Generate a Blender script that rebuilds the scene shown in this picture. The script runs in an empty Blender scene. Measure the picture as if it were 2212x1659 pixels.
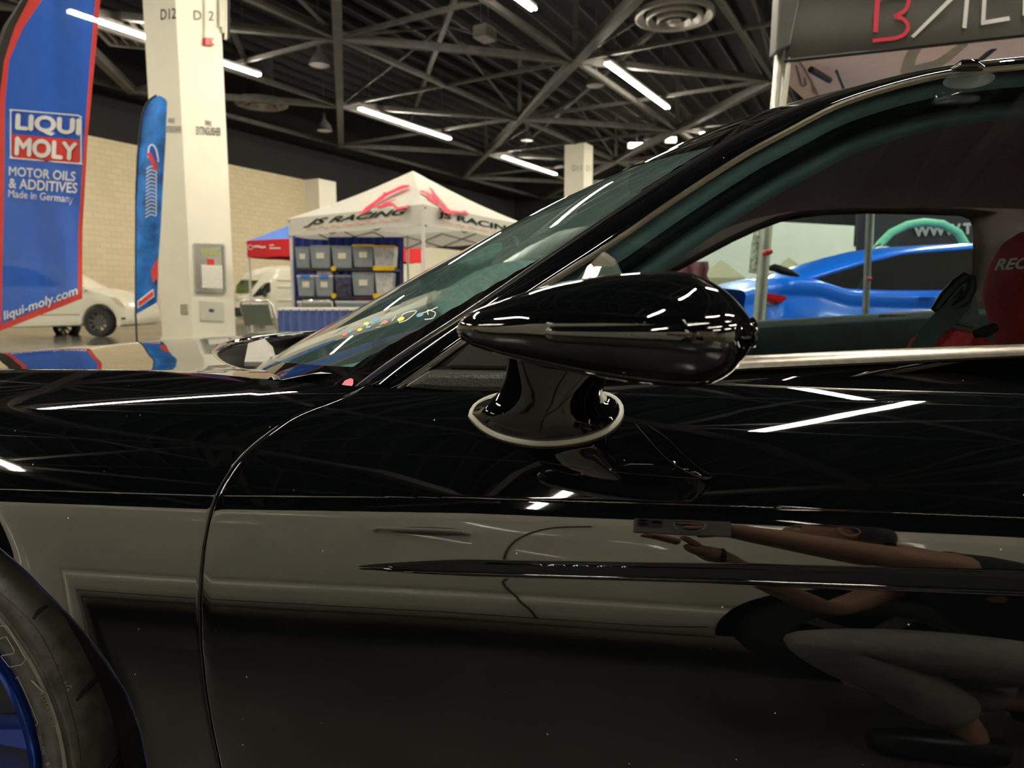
import bpy, bmesh, math, random
import numpy as np
from mathutils import Vector, Matrix
from mathutils.bvhtree import BVHTree
random.seed(7)
PI = math.pi
C = bpy.context.scene.collection
SC = bpy.context.scene
# ---------------------------------------------------------------- camera, world, exposure
FPX, PITCH, EYE = 1534.0, math.atan((829.5 - 645) / 1534.0), 0.866
cam_d = bpy.data.cameras.new('camera'); cam = bpy.data.objects.new('camera', cam_d); C.objects.link(cam)
cam.location = (0, 0, EYE); cam.rotation_euler = (PI / 2 - PITCH, 0, 0)
cam_d.sensor_width = 36; cam_d.lens = FPX / 2212 * 36; cam_d.clip_start = 0.02; cam_d.clip_end = 300
cam_d.dof.use_dof = True; cam_d.dof.focus_distance = 0.78; cam_d.dof.aperture_fstop = 9.0
SC.camera = cam
w = bpy.data.worlds.new('world'); SC.world = w; w.use_nodes = True
w.node_tree.nodes['Background'].inputs[0].default_value = (1.0, 0.95, 0.86, 1)
w.node_tree.nodes['Background'].inputs[1].default_value = 0.35
SC.view_settings.view_transform = 'Standard'; SC.view_settings.look = 'None'
SC.view_settings.gamma = 1; SC.view_settings.use_curve_mapping = False
SC.view_settings.exposure = 1.3
TUBE_POWER = 62.0
# ---------------------------------------------------------------- picture / car frames
cp, sp_ = math.cos(PITCH), math.sin(PITCH)
YAW = math.radians(10.8)
SV = np.array([math.cos(YAW), -math.sin(YAW), 0.0]); NV = np.array([math.sin(YAW), math.cos(YAW), 0.0])
def ray(px, py):
    u = (px - 1106) / FPX; v = (829.5 - py) / FPX
    return np.array([u, cp + v * sp_, -sp_ + v * cp])
E0 = np.array([0, 0, EYE])
def PZ(px, py, z): d = ray(px, py); return E0 + d * ((z - EYE) / d[2])
def PY(px, py, Y): d = ray(px, py); return E0 + d * (Y / d[1])
def PPL(px, py, p0, nrm):
    d = ray(px, py); return E0 + d * (np.dot(np.array(p0) - E0, nrm) / np.dot(d, nrm))
def W3(s, n, z): return SV * s + NV * n + np.array([0, 0, z])
def PNF(px, py, nf, it=9):
    d = ray(px, py); dn = d @ NV; n = 0.7
    for _ in range(it):
        t = n / dn; n = nf(t * (d @ SV), EYE + t * d[2])
    t = n / dn
    return t * (d @ SV), n, EYE + t * d[2]
def PN(px, py, n): d = ray(px, py); t = n / (d @ NV); return E0 + d * t
def PNs(px, py, n): d = ray(px, py); t = n / (d @ NV); return t * (d @ SV), n, EYE + t * d[2]
def project(P):
    x, y, z = P[0], P[1], P[2] - EYE
    fy = y * cp - z * sp_; up = y * sp_ + z * cp
    return 1106 + FPX * x / fy, 829.5 - FPX * up / fy
def interp(x, pts):
    return float(np.interp(x, [p[0] for p in pts], [p[1] for p in pts]))
# ---------------------------------------------------------------- materials
MATS = {}
def mat(name, col, rough=0.5, metal=0.0, ior=1.5, var=0.08, scale=30.0, bump=0.0, emit=None, es=1.0, coat=0.0, sheen=0.0):
    if name in MATS: return MATS[name]
    m = bpy.data.materials.new(name); m.use_nodes = True; nt = m.node_tree; b = nt.nodes['Principled BSDF']
    c = (*col, 1)
    b.inputs['Roughness'].default_value = rough; b.inputs['Metallic'].default_value = metal; b.inputs['IOR'].default_value = ior
    b.inputs['Coat Weight'].default_value = coat; b.inputs['Coat Roughness'].default_value = 0.03
    b.inputs['Base Color'].default_value = c
    if var or bump:
        tc = nt.nodes.new('ShaderNodeTexCoord'); no = nt.nodes.new('ShaderNodeTexNoise'); no.inputs['Scale'].default_value = scale; no.inputs['Detail'].default_value = 4
        nt.links.new(tc.outputs['Object'], no.inputs['Vector'])
        if var:
            r = nt.nodes.new('ShaderNodeValToRGB'); r.color_ramp.elements[0].position = 0.3; r.color_ramp.elements[1].position = 0.7
            r.color_ramp.elements[0].color = (*[x * (1 - var) for x in col], 1); r.color_ramp.elements[1].color = (*[min(1, x * (1 + var)) for x in col], 1)
            nt.links.new(no.outputs['Fac'], r.inputs[0]); nt.links.new(r.outputs[0], b.inputs['Base Color'])
        if bump:
            bu = nt.nodes.new('ShaderNodeBump'); bu.inputs['Strength'].default_value = bump; bu.inputs['Distance'].default_value = 0.01
            nt.links.new(no.outputs['Fac'], bu.inputs['Height']); nt.links.new(bu.outputs[0], b.inputs['Normal'])
    if emit is not None:
        b.inputs['Emission Color'].default_value = (*emit, 1); b.inputs['Emission Strength'].default_value = es
    MATS[name] = m; return m
def glass(name, tint, rough=0.0, refl=1.45, haze=None):
    m = bpy.data.materials.new(name); m.use_nodes = True; nt = m.node_tree; nt.nodes.clear()
    o = nt.nodes.new('ShaderNodeOutputMaterial'); mix = nt.nodes.new('ShaderNodeMixShader'); fr = nt.nodes.new('ShaderNodeFresnel'); fr.inputs[0].default_value = refl
    t = nt.nodes.new('ShaderNodeBsdfTransparent'); t.inputs[0].default_value = (*tint, 1)
    g = nt.nodes.new('ShaderNodeBsdfGlossy'); g.inputs['Roughness'].default_value = rough; g.inputs[0].default_value = (1, 1, 1, 1)
    nt.links.new(fr.outputs[0], mix.inputs[0]); nt.links.new(g.outputs[0], mix.inputs[2])
    if haze:
        df = nt.nodes.new('ShaderNodeBsdfDiffuse'); df.inputs[0].default_value = (*haze[0], 1); m2 = nt.nodes.new('ShaderNodeMixShader'); m2.inputs[0].default_value = haze[1]
        nt.links.new(t.outputs[0], m2.inputs[1]); nt.links.new(df.outputs[0], m2.inputs[2]); nt.links.new(m2.outputs[0], mix.inputs[1])
    else: nt.links.new(t.outputs[0], mix.inputs[1])
    nt.links.new(mix.outputs[0], o.inputs[0]); MATS[name] = m; return m
def cloth(name, col, trans=0.12, var=0.06):
    m = mat(name, col, 0.7, var=var, scale=12)
    nt = m.node_tree; b = nt.nodes['Principled BSDF']; o = nt.nodes['Material Output']
    t = nt.nodes.new('ShaderNodeBsdfTransparent'); t.inputs[0].default_value = (*[0.4 + 0.6 * c for c in col], 1)
    tl = nt.nodes.new('ShaderNodeBsdfTranslucent'); tl.inputs[0].default_value = (*col, 1)
    m1 = nt.nodes.new('ShaderNodeMixShader'); m1.inputs[0].default_value = 0.3; m2 = nt.nodes.new('ShaderNodeMixShader'); m2.inputs[0].default_value = trans
    nt.links.new(b.outputs[0], m1.inputs[1]); nt.links.new(tl.outputs[0], m1.inputs[2]); nt.links.new(m1.outputs[0], m2.inputs[1]); nt.links.new(t.outputs[0], m2.inputs[2]); nt.links.new(m2.outputs[0], o.inputs[0])
    return m
# ---------------------------------------------------------------- mesh helpers
class MB:
    def __init__(s): s.v = []; s.f = []; s.m = []
    def add(s, vs, fs, mi=0):
        b = len(s.v); s.v += [tuple(map(float, v)) for v in vs]; s.f += [tuple(b + i for i in f) for f in fs]; s.m += [mi] * len(fs); return s
    def box(s, c, d, ax=None, mi=0):
        c = np.array(c, float); d = np.array(d, float) / 2
        A = np.eye(3) if ax is None else np.array(ax)
        vs = [c + A.T @ (d * np.array([i, j, k])) for i in (-1, 1) for j in (-1, 1) for k in (-1, 1)]
        return s.add(vs, [(0, 1, 3, 2), (4, 6, 7, 5), (0, 4, 5, 1), (2, 3, 7, 6), (0, 2, 6, 4), (1, 5, 7, 3)], mi)
    def beam(s, a, b, w, h, mi=0, up=(0, 0, 1)):
        a = np.array(a, float); b = np.array(b, float); x = b - a; L = np.linalg.norm(x)
        if L < 1e-9: return s
        x /= L; up = np.array(up, float)
        if abs(x @ up) > 0.98: up = np.array([0, 1, 0.0])
        y = np.cross(up, x); y /= np.linalg.norm(y); z = np.cross(x, y)
        return s.box((a + b) / 2, (L, w, h), (x, y, z), mi)
    def tube(s, pts, r, k=10, mi=0, closed=False, cap=True):
        P = [np.array(p, float) for p in pts]; n = len(P); rs = r if hasattr(r, '__len__') else [r] * n
        rings = []; ref = None
        for i in range(n):
            a = P[(i - 1) % n] if (i > 0 or closed) else P[i]; b = P[(i + 1) % n] if (i < n - 1 or closed) else P[i]
            t = b - a; t /= (np.linalg.norm(t) + 1e-12)
            if ref is None: ref = np.array([0, 0, 1.0]) if abs(t[2]) < 0.9 else np.array([1.0, 0, 0])
            x = ref - t * (ref @ t); x /= (np.linalg.norm(x) + 1e-12); ref = x; y = np.cross(t, x)
            rings.append([P[i] + rs[i] * (math.cos(q * 2 * PI / k) * x + math.sin(q * 2 * PI / k) * y) for q in range(k)])
        vs = [v for rg in rings for v in rg]; fs = []
        for i in range(n if closed else n - 1):
            j = (i + 1) % n
            for q in range(k): fs.append((i * k + q, i * k + (q + 1) % k, j * k + (q + 1) % k, j * k + q))
        if not closed and cap: fs += [tuple(range(k))[::-1], tuple((n - 1) * k + q for q in range(k))]
        return s.add(vs, fs, mi)
    def grid(s, G, mi=0, closeu=False, closev=False):
        nu, nv = len(G), len(G[0]); vs = [p for r in G for p in r]; fs = []
        for i in range(nu if closeu else nu - 1):
            for j in range(nv if closev else nv - 1):
                a, b = (i + 1) % nu, (j + 1) % nv; fs.append((i * nv + j, a * nv + j, a * nv + b, i * nv + b))
        return s.add(vs, fs, mi)
    def lathe(s, prof, c, ax=(0, 0, 1), k=32, mi=0, a0=0, a1=2 * PI):
        ax = np.array(ax, float); ax /= np.linalg.norm(ax); x = np.cross(ax, [0, 0, 1.0] if abs(ax[2]) < 0.9 else [1.0, 0, 0]); x /= np.linalg.norm(x); y = np.cross(ax, x); c = np.array(c, float)
        full = abs(a1 - a0 - 2 * PI) < 1e-6; m = k if full else k + 1
        G = [[c + ax * h + r * (math.cos(a0 + (a1 - a0) * q / k) * x + math.sin(a0 + (a1 - a0) * q / k) * y) for (r, h) in prof] for q in range(m)]
        return s.grid(G, mi, closeu=full)
    def poly(s, pts, mi=0): return s.add(pts, [tuple(range(len(pts)))], mi)
    def prism(s, pts, off, mi=0):
        n = len(pts); off = np.array(off, float); a = [np.array(p, float) for p in pts]; b = [p + off for p in a]
        return s.add(a + b, [tuple(range(n))[::-1], tuple(range(n, 2 * n))] + [(i, (i + 1) % n, n + (i + 1) % n, n + i) for i in range(n)], mi)
    def build(s, name, mats, parent=None, smooth=False, bevel=0, local=False, label=None, sub=0, auto=40):
        me = bpy.data.meshes.new(name); me.from_pydata(s.v, [], s.f)
        for m in (mats if isinstance(mats, (list, tuple)) else [mats]): me.materials.append(m)
        for p, i in zip(me.polygons, s.m): p.material_index = i; p.use_smooth = smooth
        bm = bmesh.new(); bm.from_mesh(me)
        bmesh.ops.remove_doubles(bm, verts=bm.verts, dist=1e-6)
        bmesh.ops.recalc_face_normals(bm, faces=bm.faces)
        if bevel: 
            bmesh.ops.bevel(bm, geom=[e for e in bm.edges if len(e.link_faces) == 2 and e.calc_face_angle(0) > 0.6], offset=bevel, segments=2, affect='EDGES', profile=0.6)
        bm.to_mesh(me); bm.free()
        if smooth and auto and hasattr(me, 'set_sharp_from_angle'): me.set_sharp_from_angle(angle=math.radians(auto))
        o = bpy.data.objects.new(name, me); C.objects.link(o)
        if sub: md = o.modifiers.new('sub', 'SUBSURF'); md.levels = sub; md.render_levels = sub
        if parent is not None:
            o.parent = parent
            if not local:
                t = np.zeros(3); q = parent
                while q is not None: t += np.array(q.location); q = q.parent
                o.location = tuple(-t)
        if label: o['label'] = label
        return o
def thing(name, label, cat, loc=(0, 0, 0), rz=0, group=None):
    o = bpy.data.objects.new(name, None); C.objects.link(o); o.location = tuple(map(float, loc)); o.rotation_euler = (0, 0, rz)
    o.empty_display_size = 0.1; o['label'] = label; o['category'] = cat
    if group: o['group'] = group
    return o
def tag(o, label, cat, group=None):
    o['label'] = label; o['category'] = cat
    if group: o['group'] = group
    return o
def struct(o): o['kind'] = 'structure'; return o
def dup(root, loc, rz=0, label=None, group=None):
    r = root.copy(); C.objects.link(r); r.location = tuple(map(float, loc)); r.rotation_euler = (0, 0, rz)
    if label: r['label'] = label
    if group: r['group'] = group
    for ch in list(root.children):
        c = ch.copy(); C.objects.link(c); c.parent = r
        for g in ch.children: d = g.copy(); C.objects.link(d); d.parent = c
    return r
_TX = {}
def text2d(body, bold=0.0, shear=0.0, sub=0):
    key = (body, bold, shear, sub)
    if key in _TX: return _TX[key]
    cu = bpy.data.curves.new('t', 'FONT'); cu.body = body; cu.size = 1; cu.shear = shear; cu.resolution_u = 4
    o = bpy.data.objects.new('t', cu); C.objects.link(o); bpy.context.view_layer.update()
    me = bpy.data.meshes.new_from_object(o.evaluated_get(bpy.context.evaluated_depsgraph_get()))
    bpy.data.objects.remove(o)
    bm = bmesh.new(); bm.from_mesh(me); bmesh.ops.triangulate(bm, faces=bm.faces)
    for _ in range(sub):
        es = [e for e in bm.edges if e.calc_length() > 0.22]
        bmesh.ops.subdivide_edges(bm, edges=es, cuts=1); bmesh.ops.triangulate(bm, faces=bm.faces)
    vs = np.array([v.co[:2] for v in bm.verts]); fs = [tuple(v.index for v in f.verts) for f in bm.faces]; bm.free()
    if bold:
        n0 = len(vs); sh_ = [(0, 0), (bold, 0), (-bold, 0), (0, bold), (0, -bold)]; f0 = fs
        vs = np.concatenate([vs + np.array(q) for q in sh_]); fs = [tuple(i + k * n0 for i in f) for k in range(5) for f in f0]
    lo, hi = vs.min(0), vs.max(0); vs = (vs - lo) / (hi - lo)
    _TX[key] = (vs, fs); return _TX[key]
def qtext(mb, body, q, D, bold=0.0, shear=0.0, sub=0, mi=0, off=0.004):
    """lettering filling the picture quad q = bl, br, tr, tl, laid on the surface D(px,py)"""
    vs, fs = text2d(body, bold, shear, sub); q = [np.array(p, float) for p in q]; out = []
    for u, v in vs:
        p = (1 - u) * (1 - v) * q[0] + u * (1 - v) * q[1] + u * v * q[2] + (1 - u) * v * q[3]
        P = D(p[0], p[1]); d = E0 - P; out.append(P + d / np.linalg.norm(d) * off)
    return mb.add(out, fs, mi)
def stroke(mb, pts, wd, D, mi=0, off=0.004, n=8):
    """brush stroke through picture points on surface D, wd = width or list of widths"""
    P = [np.array(p, float) for p in pts]; Q = []; Wd = []
    ws = wd if hasattr(wd, '__len__') else [wd] * len(P)
    for i in range(len(P) - 1):
        a = P[max(0, i - 1)]; b = P[i]; c = P[i + 1]; d = P[min(len(P) - 1, i + 2)]
        for k in range(n):
            t = k / n; Q.append(0.5 * (2 * b + (c - a) * t + (2 * a - 5 * b + 4 * c - d) * t * t + (3 * b - a - 3 * c + d) * t ** 3)); Wd.append(ws[i] * (1 - t) + ws[i + 1] * t)
    Q.append(P[-1]); Wd.append(ws[-1]); L = []; R = []
    for i, q in enumerate(Q):
        t = Q[min(i + 1, len(Q) - 1)] - Q[max(0, i - 1)]; t /= (np.linalg.norm(t) + 1e-9); nn = np.array([-t[1], t[0]]) * Wd[i] / 2
        for lst, p in ((L, q + nn), (R, q - nn)):
            X = D(p[0], p[1]); d = E0 - X; lst.append(X + d / np.linalg.norm(d) * off)
    return mb.grid([L, R], mi)
def poly_px(mb, pts, D, mi=0, off=0.004):
    out = []
    for p in pts:
        X = D(p[0], p[1]); d = E0 - X; out.append(X + d / np.linalg.norm(d) * off)
    return mb.poly(out, mi)
# ================================================================ THE HALL
def brick_mat(name, c1, c2, mortar, bw, bh, rough=0.8):
    m = mat(name, c1, rough, var=0); nt = m.node_tree; b = nt.nodes['Principled BSDF']
    tc = nt.nodes.new('ShaderNodeTexCoord'); sx = nt.nodes.new('ShaderNodeSeparateXYZ'); cx = nt.nodes.new('ShaderNodeCombineXYZ'); br = nt.nodes.new('ShaderNodeTexBrick')
    nt.links.new(tc.outputs['Object'], sx.inputs[0]); nt.links.new(sx.outputs[0], cx.inputs[0]); nt.links.new(sx.outputs[2], cx.inputs[1]); nt.links.new(cx.outputs[0], br.inputs[0])
    br.inputs['Color1'].default_value = (*c1, 1); br.inputs['Color2'].default_value = (*c2, 1); br.inputs['Mortar'].default_value = (*mortar, 1)
    br.inputs['Scale'].default_value = 1; br.inputs['Brick Width'].default_value = bw; br.inputs['Row Height'].default_value = bh; br.inputs['Mortar Size'].default_value = 0.012; br.inputs['Bias'].default_value = -0.2
    nt.links.new(br.outputs['Color'], b.inputs['Base Color'])
    bu = nt.nodes.new('ShaderNodeBump'); bu.inputs['Distance'].default_value = 0.01; bu.inputs['Strength'].default_value = 0.5; bu.invert = True
    nt.links.new(br.outputs['Fac'], bu.inputs['Height']); nt.links.new(bu.outputs[0], b.inputs['Normal']); return m
block = brick_mat('block_wall', (0.56, 0.465, 0.31), (0.50, 0.415, 0.275), (0.44, 0.37, 0.25), 0.41, 0.205)
cream = mat('cream_paint', (0.72, 0.68, 0.52), 0.6, scale=1.2, var=0.04)
colp = mat('column_paint', (0.80, 0.77, 0.64), 0.55, scale=2, var=0.03)
darkp = mat('dark_paint', (0.008, 0.007, 0.008), 0.9, scale=0.8, var=0.3)
steel_d = mat('dark_truss_paint', (0.072, 0.066, 0.060), 0.6, scale=3, var=0.25)
joist_m = mat('joist_paint', (0.018, 0.016, 0.017), 0.7, scale=3, var=0.3)
whitep = mat('white_partition', (0.80, 0.80, 0.74), 0.6, scale=1, var=0.03)
# floor: polished concrete
fm = mat('polished_concrete', (0.34, 0.32, 0.27), 0.16, var=0, ior=1.5); nt = fm.node_tree; b_ = nt.nodes['Principled BSDF']
tc = nt.nodes.new('ShaderNodeTexCoord'); no = nt.nodes.new('ShaderNodeTexNoise'); no.inputs['Scale'].default_value = 0.6; no.inputs['Detail'].default_value = 8; nt.links.new(tc.outputs['Object'], no.inputs[0])
rr = nt.nodes.new('ShaderNodeValToRGB'); rr.color_ramp.elements[0].color = (0.055, 0.053, 0.048, 1); rr.color_ramp.elements[1].color = (0.10, 0.096, 0.085, 1); rr.color_ramp.elements[0].position = .35; rr.color_ramp.elements[1].position = .65
nt.links.new(no.outputs['Fac'], rr.inputs[0]); nt.links.new(rr.outputs[0], b_.inputs['Base Color'])
mr = nt.nodes.new('ShaderNodeMapRange'); mr.inputs[3].default_value = 0.10; mr.inputs[4].default_value = 0.28; nt.links.new(no.outputs['Fac'], mr.inputs[0]); nt.links.new(mr.outputs[0], b_.inputs['Roughness'])
struct(MB().box((0, 25, -0.1), (90, 100, 0.2)).build('floor', fm))
DW = np.array([0.460, 0.888, 0.0]); DWp = np.array([0.888, -0.460, 0.0])
def wall_obj(name, p, q, z0, z1, th, m, side=1):
    p = np.array([*p[:2], 0.0]); q = np.array([*q[:2], 0.0]); L = np.linalg.norm(q - p); d = (q - p) / L; ang = math.atan2(d[1], d[0])
    o = MB().box((L / 2, side * th / 2, (z0 + z1) / 2), (L, th, z1 - z0)).build(name, m); o.location = tuple(p); o.rotation_euler = (0, 0, ang); return struct(o)
WB = PZ(300, 695, 0) * [1, 1, 0]
A0 = WB - DW * 55; A1 = WB + DW * 9.0
wall_obj('wall_left', A0, A1, 0, 6.5, 0.3, block, 1)
wall_obj('wall_left', A0, A1, 6.5, 10.6, 0.3, darkp, 1)
wall_obj('wall_left', A1, A1 + DW * 22, 4.0, 10.6, 0.3, darkp, 1)
wall_obj('wall_left', A1, A1 + DW * 22, 0, 4.0, 0.3, cream, 1)
BK = A1 + DW * 22
wall_obj('wall_back', BK, BK + DWp * 75, 0, 4.0, 0.3, cream, 1)
wall_obj('wall_back', BK, BK + DWp * 75, 4.0, 10.6, 0.3, darkp, 1)
wall_obj('wall_front', (-44, -14), (44, -14), 0, 6.5, 0.3, block, -1)
wall_obj('wall_front', (-44, -14), (44, -14), 6.5, 10.6, 0.3, darkp, -1)
wall_obj('wall_right', (32, -14), (32, 60), 0, 5.0, 0.3, cream, -1)
wall_obj('wall_right', (32, -14), (32, 60), 5.0, 10.6, 0.3, darkp, -1)
# white partition to the right, seen through the car windows
pa = PY(1380, 492, 19.0); pb = PY(1846, 488, 22.0)
wall_obj('wall_right', pa, pb, 0, pb[2], 0.12, whitep, 1)
# columns
LD = np.array([-0.860, 0.497, 0]); RD = np.array([0.508, 0.880, 0]); LDu, RDu = LD / np.linalg.norm(LD), RD / np.linalg.norm(RD)
black_ink = mat('black_ink', (0.05, 0.05, 0.05), 0.7, var=0.05); grey_ink = mat('grey_ink', (0.35, 0.34, 0.30), 0.7, var=0.05)
def column(pf, h, tl, tr):
    pf = np.array([*pf[:2], 0.0]); pts = [pf, pf + RD, pf + RD + LD, pf + LD]
    o = MB().prism(pts, (0, 0, h)).build('column', colp, bevel=0.015); struct(o)
    nL, nR = -RDu, -LDu
    DL = lambda x, y: PPL(x, y, pf, nL); DR = lambda x, y: PPL(x, y, pf, nR)
    mb = MB()
    for t, q, dk in tl: qtext(mb, t, q, DL, bold=0.01, off=0.01, mi=dk)
    for t, q, dk in tr: qtext(mb, t, q, DR, bold=0.01, off=0.01, mi=dk)
    mb.build('lettering', [black_ink, grey_ink], o)
    return o, DL, DR
def qb(x0, y0, x1, y1, dy=0, sk=0): return [(x0, y1), (x1, y1 + dy), (x1 + sk, y0 + dy), (x0 + sk, y0)]
cf = PZ(418, 740, 0)
colA, DLA, DRA = column(cf, 8.6, [('D12', qb(347, 20, 380, 43, -3), 0), ('FIRE', qb(364, 255, 378, 266), 1), ('EXTINGUISHER', qb(357, 272, 391, 287), 1)],
    [('D12', qb(418, 22, 462, 43, 2), 1), ('FIRE', qb(443, 260, 457, 271, 2), 0), ('EXTINGUISHER', qb(424, 273, 477, 291, 3), 0)])
struct(MB().prism([cf - RD * .02 - LD * .02, cf + RD * 1.02 - LD * .02, cf + RD * 1.02 + LD * 1.02, cf + LD * 1.02 - RD * .02], (0, 0, 0.08)).build('baseboard_left', colp))
cq = PZ(1262, 306, 8.0); cq2 = [cq[0] * 1.0, cq[1]]
colB, DLB, DRB = column(cq2, 8.0, [('D11', qb(1236, 357, 1256, 369), 1)], [('D11', qb(1266, 357, 1278, 369), 1)])
struct(MB().box(WB + DW * 9.6 + DWp * .3 + [0, 0, 3.25], (1.2, 1.2, 6.5), (DW, DWp, (0, 0, 1))).build('column', colp, bevel=.01))
Dp = lambda x, y: PPL(x, y, WB + DW * 9.6 + DWp * .9, DWp)
pil = bpy.data.objects['column.002']; mb = MB(); qtext(mb, 'D10', qb(613, 418, 634, 430, 2), lambda x, y: PPL(x, y, WB + DW * 9.0 , DW), off=0.02); mb.build('lettering', grey_ink, pil)
# things mounted on the near column (right face)
silver = mat('brushed_steel', (0.62, 0.62, 0.60), 0.28, 1.0, scale=40, var=0.1); redm = mat('signal_red', (0.62, 0.03, 0.03), 0.4)
alum = mat('aluminium_pole', (0.62, 0.62, 0.60), 0.3, 0.9, var=0.05)
labw = mat('label_white', (0.82, 0.80, 0.72), 0.6); labg = mat('label_green', (0.35, 0.36, 0.16), 0.6); glassy = glass('cabinet_glass', (0.9, 0.92, 0.88), 0.02)
wpaint = mat('warm_white_enamel', (0.75, 0.73, 0.62), 0.45)
nR = -LDu
def rp(x, y, o=0.0): return PPL(x, y, cf, nR) + nR * o
c = rp(451, 578); t = thing('fire_extinguisher_cabinet', 'steel framed fire extinguisher cabinet with glass front on the near column', 'cabinet', c)
a, b, cc, d = rp(419, 527), rp(481, 529), rp(484, 631), rp(422, 630)
mb = MB()
for p, q in ((a, b), (b, cc), (cc, d), (d, a)): mb.beam(p + nR * .02, q + nR * .02, 0.05, 0.05, up=nR)
mb.build('frame', silver, t, bevel=.006)
MB().prism([a, b, cc, d], nR * 0.012).build('back_panel', silver, t)
MB().prism([rp(432, 537, .014), rp(473, 538, .014), rp(473, 554, .014), rp(432, 552, .014)], nR * .004).build('notice', labg, t, label='olive and yellow notice')
mb = MB().prism([rp(446, 559, .014), rp(461, 560, .014), rp(463, 582, .014), rp(448, 581, .014)], nR * .004); mb.build('notice', redm, t, label='red instruction notice')
MB().prism([rp(432, 572, .02), rp(477, 574, .02), rp(479, 624, .02), rp(434, 622, .02)], nR * .03).build('cover', mat('frosted_cover', (0.85, 0.83, 0.76), 0.2), t, bevel=.01)
t = thing('outlet_panel', 'square steel access panel low on the near column under the cabinet', 'panel', rp(457, 671))
MB().prism([rp(430, 650, .0), rp(482, 652, .0), rp(484, 694, .0), rp(432, 692, .0)], nR * .025).build('cover_plate', mat('panel_steel', (0.66, 0.65, 0.56), 0.4, 0.3), t, bevel=.006)
MB().prism([rp(450, 667, .026), rp(460, 668, .026), rp(460, 674, .026), rp(450, 673, .026)], nR * .01).build('latch', black_ink, t)
nL = -RDu
def lp(x, y, o=0.0): return PPL(x, y, cf, nL) + nL * o
tag(MB().prism([lp(392, 657), lp(405, 657), lp(406, 678), lp(393, 678)], nL * .03).build('wall_outlet', silver, bevel=.005), 'small grey outlet box low on the left face of the near column', 'outlet')
t = thing('fire_strobe', 'red fire alarm strobe high on the near column below its conduit', 'alarm', rp(446, 91))
MB().prism([rp(438, 82), rp(457, 84), rp(457, 100), rp(438, 98)], nR * .08).build('housing', redm, t, bevel=.01)
MB().prism([rp(450, 88, .08), rp(456, 89, .08), rp(456, 96, .08), rp(450, 95, .08)], nR * .03).build('lens', labw, t)
MB().tube([rp(441, 84, .03), rp(440, 0, .03), rp(439, -60, .03)], 0.018).build('conduit', wpaint, t)
t = thing('conduit_bundle', 'bundle of painted conduits running up the near column beside its right edge', 'pipes', rp(480, 40))
for k, (x, y1) in enumerate([(472, 60), (478, 72), (484, 86), (490, 84)]): MB().tube([rp(x, y1, .05), rp(x - 1, -80, .05)], 0.03).build('conduit', wpaint if k < 3 else joist_m, t, smooth=True)
# ---------------------------------------------------------------- ceiling
cl = struct(MB().box((0, 25, 10.7), (90, 100, 0.2)).build('ceiling', darkp))
mb = MB()
for k in range(-60, 60): 
    c0 = np.array([0, 24, 10.45]) + DWp * k * 0.85; mb.beam(c0 - DW * 42, c0 + DW * 42, 0.08, 0.25)
mb.build('joist', joist_m, cl)['kind'] = 'stuff'
O = np.array([-4.796, 20.534, 8.0]); U = np.array([-1.603, 6.909, 0]); V = np.array([6.711, 1.903, 0])
NI, NJ = range(-5, 7), range(-5, 6)
inb = lambda p: -30 < p[0] < 31 and -13 < p[1] < 62 and (p - WB) @ DWp > 0.2 and (p - BK) @ DW < -0.2
ntrim = 0
def seg_ok(a, b): return inb(a) and inb(b)
def trim(mb):
    global ntrim
    if mb.v: ntrim += 1; struct(mb.build('trim_%d' % ntrim, steel_d))
for j in NJ:
    mb = MB()
    for i in list(NI)[:-1]:
        a = O + i * U + j * V; b = a + U
        if seg_ok(a, b):
            mb.beam(a, b, 0.25, 0.27)
            top = a + U * .5 + V * .5 + [0, 0, 1.9]
            for q in (a, b, a + V, b + V):
                if inb(q) and (i + j) % 2 == 0: mb.beam(q, top, 0.07, 0.07)
            mb.beam(a, a + [0, 0, 2.2], 0.14, 0.14)
            mb.box(a, (.6, .6, .08)); mb.beam(top, top + U if inb(top + U) else top, 0.16, 0.16)
    trim(mb)
for i in NI:
    mb = MB()
    for j in list(NJ)[:-1]:
        a = O + i * U + j * V; b = a + V
        if seg_ok(a, b): mb.beam(a, b, 0.17, 0.2)
    trim(mb)
for s in range(-10, 12):
    mb = MB()
    for i in list(NI)[:-1]:
        j = i - s
        if j in NJ and j + 1 in NJ:
            a = O + i * U + j * V; b = a + U + V
            if seg_ok(a, b): mb.beam(a, b, 0.14, 0.15)
    trim(mb)
for s in range(-10, 14):
    mb = MB()
    for i in list(NI)[:-1]:
        j = s - i
        if j in NJ and j - 1 in NJ:
            a = O + i * U + j * V; b = a + U - V
            if seg_ok(a, b): mb.beam(a, b, 0.10, 0.11)
    trim(mb)
# strip lights: housing, tubes, hanger rods
em = mat('fluorescent_tube', (0.9, 0.9, 0.85), 0.5, var=0, emit=(1.0, 0.93, 0.76), es=TUBE_POWER)
hous = mat('lamp_housing', (0.55, 0.53, 0.48), 0.5)
LL = 5.7; ld = np.array([0.5, 0.866, 0]); lpn = np.array([0.866, -0.5, 0])
proto = thing('strip_light', 'x', 'ceiling light', (0, 0, 0))
MB().box((0, 0, 0.07), (LL, 0.16, 0.08), (ld, lpn, (0, 0, 1))).build('housing', hous, proto, local=True)
for sgn in (-1, 1): MB().tube([ld * -LL / 2 * .99 + lpn * .055 * sgn, ld * LL / 2 * .99 + lpn * .055 * sgn], 0.032, 8).build('tube', em, proto, local=True, smooth=True)
for e in (-.4, .4): MB().tube([ld * LL * e + [0, 0, .1], ld * LL * e + [0, 0, 2.88]], 0.012, 6).build('hanger_rod', steel_d, proto, local=True)
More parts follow.
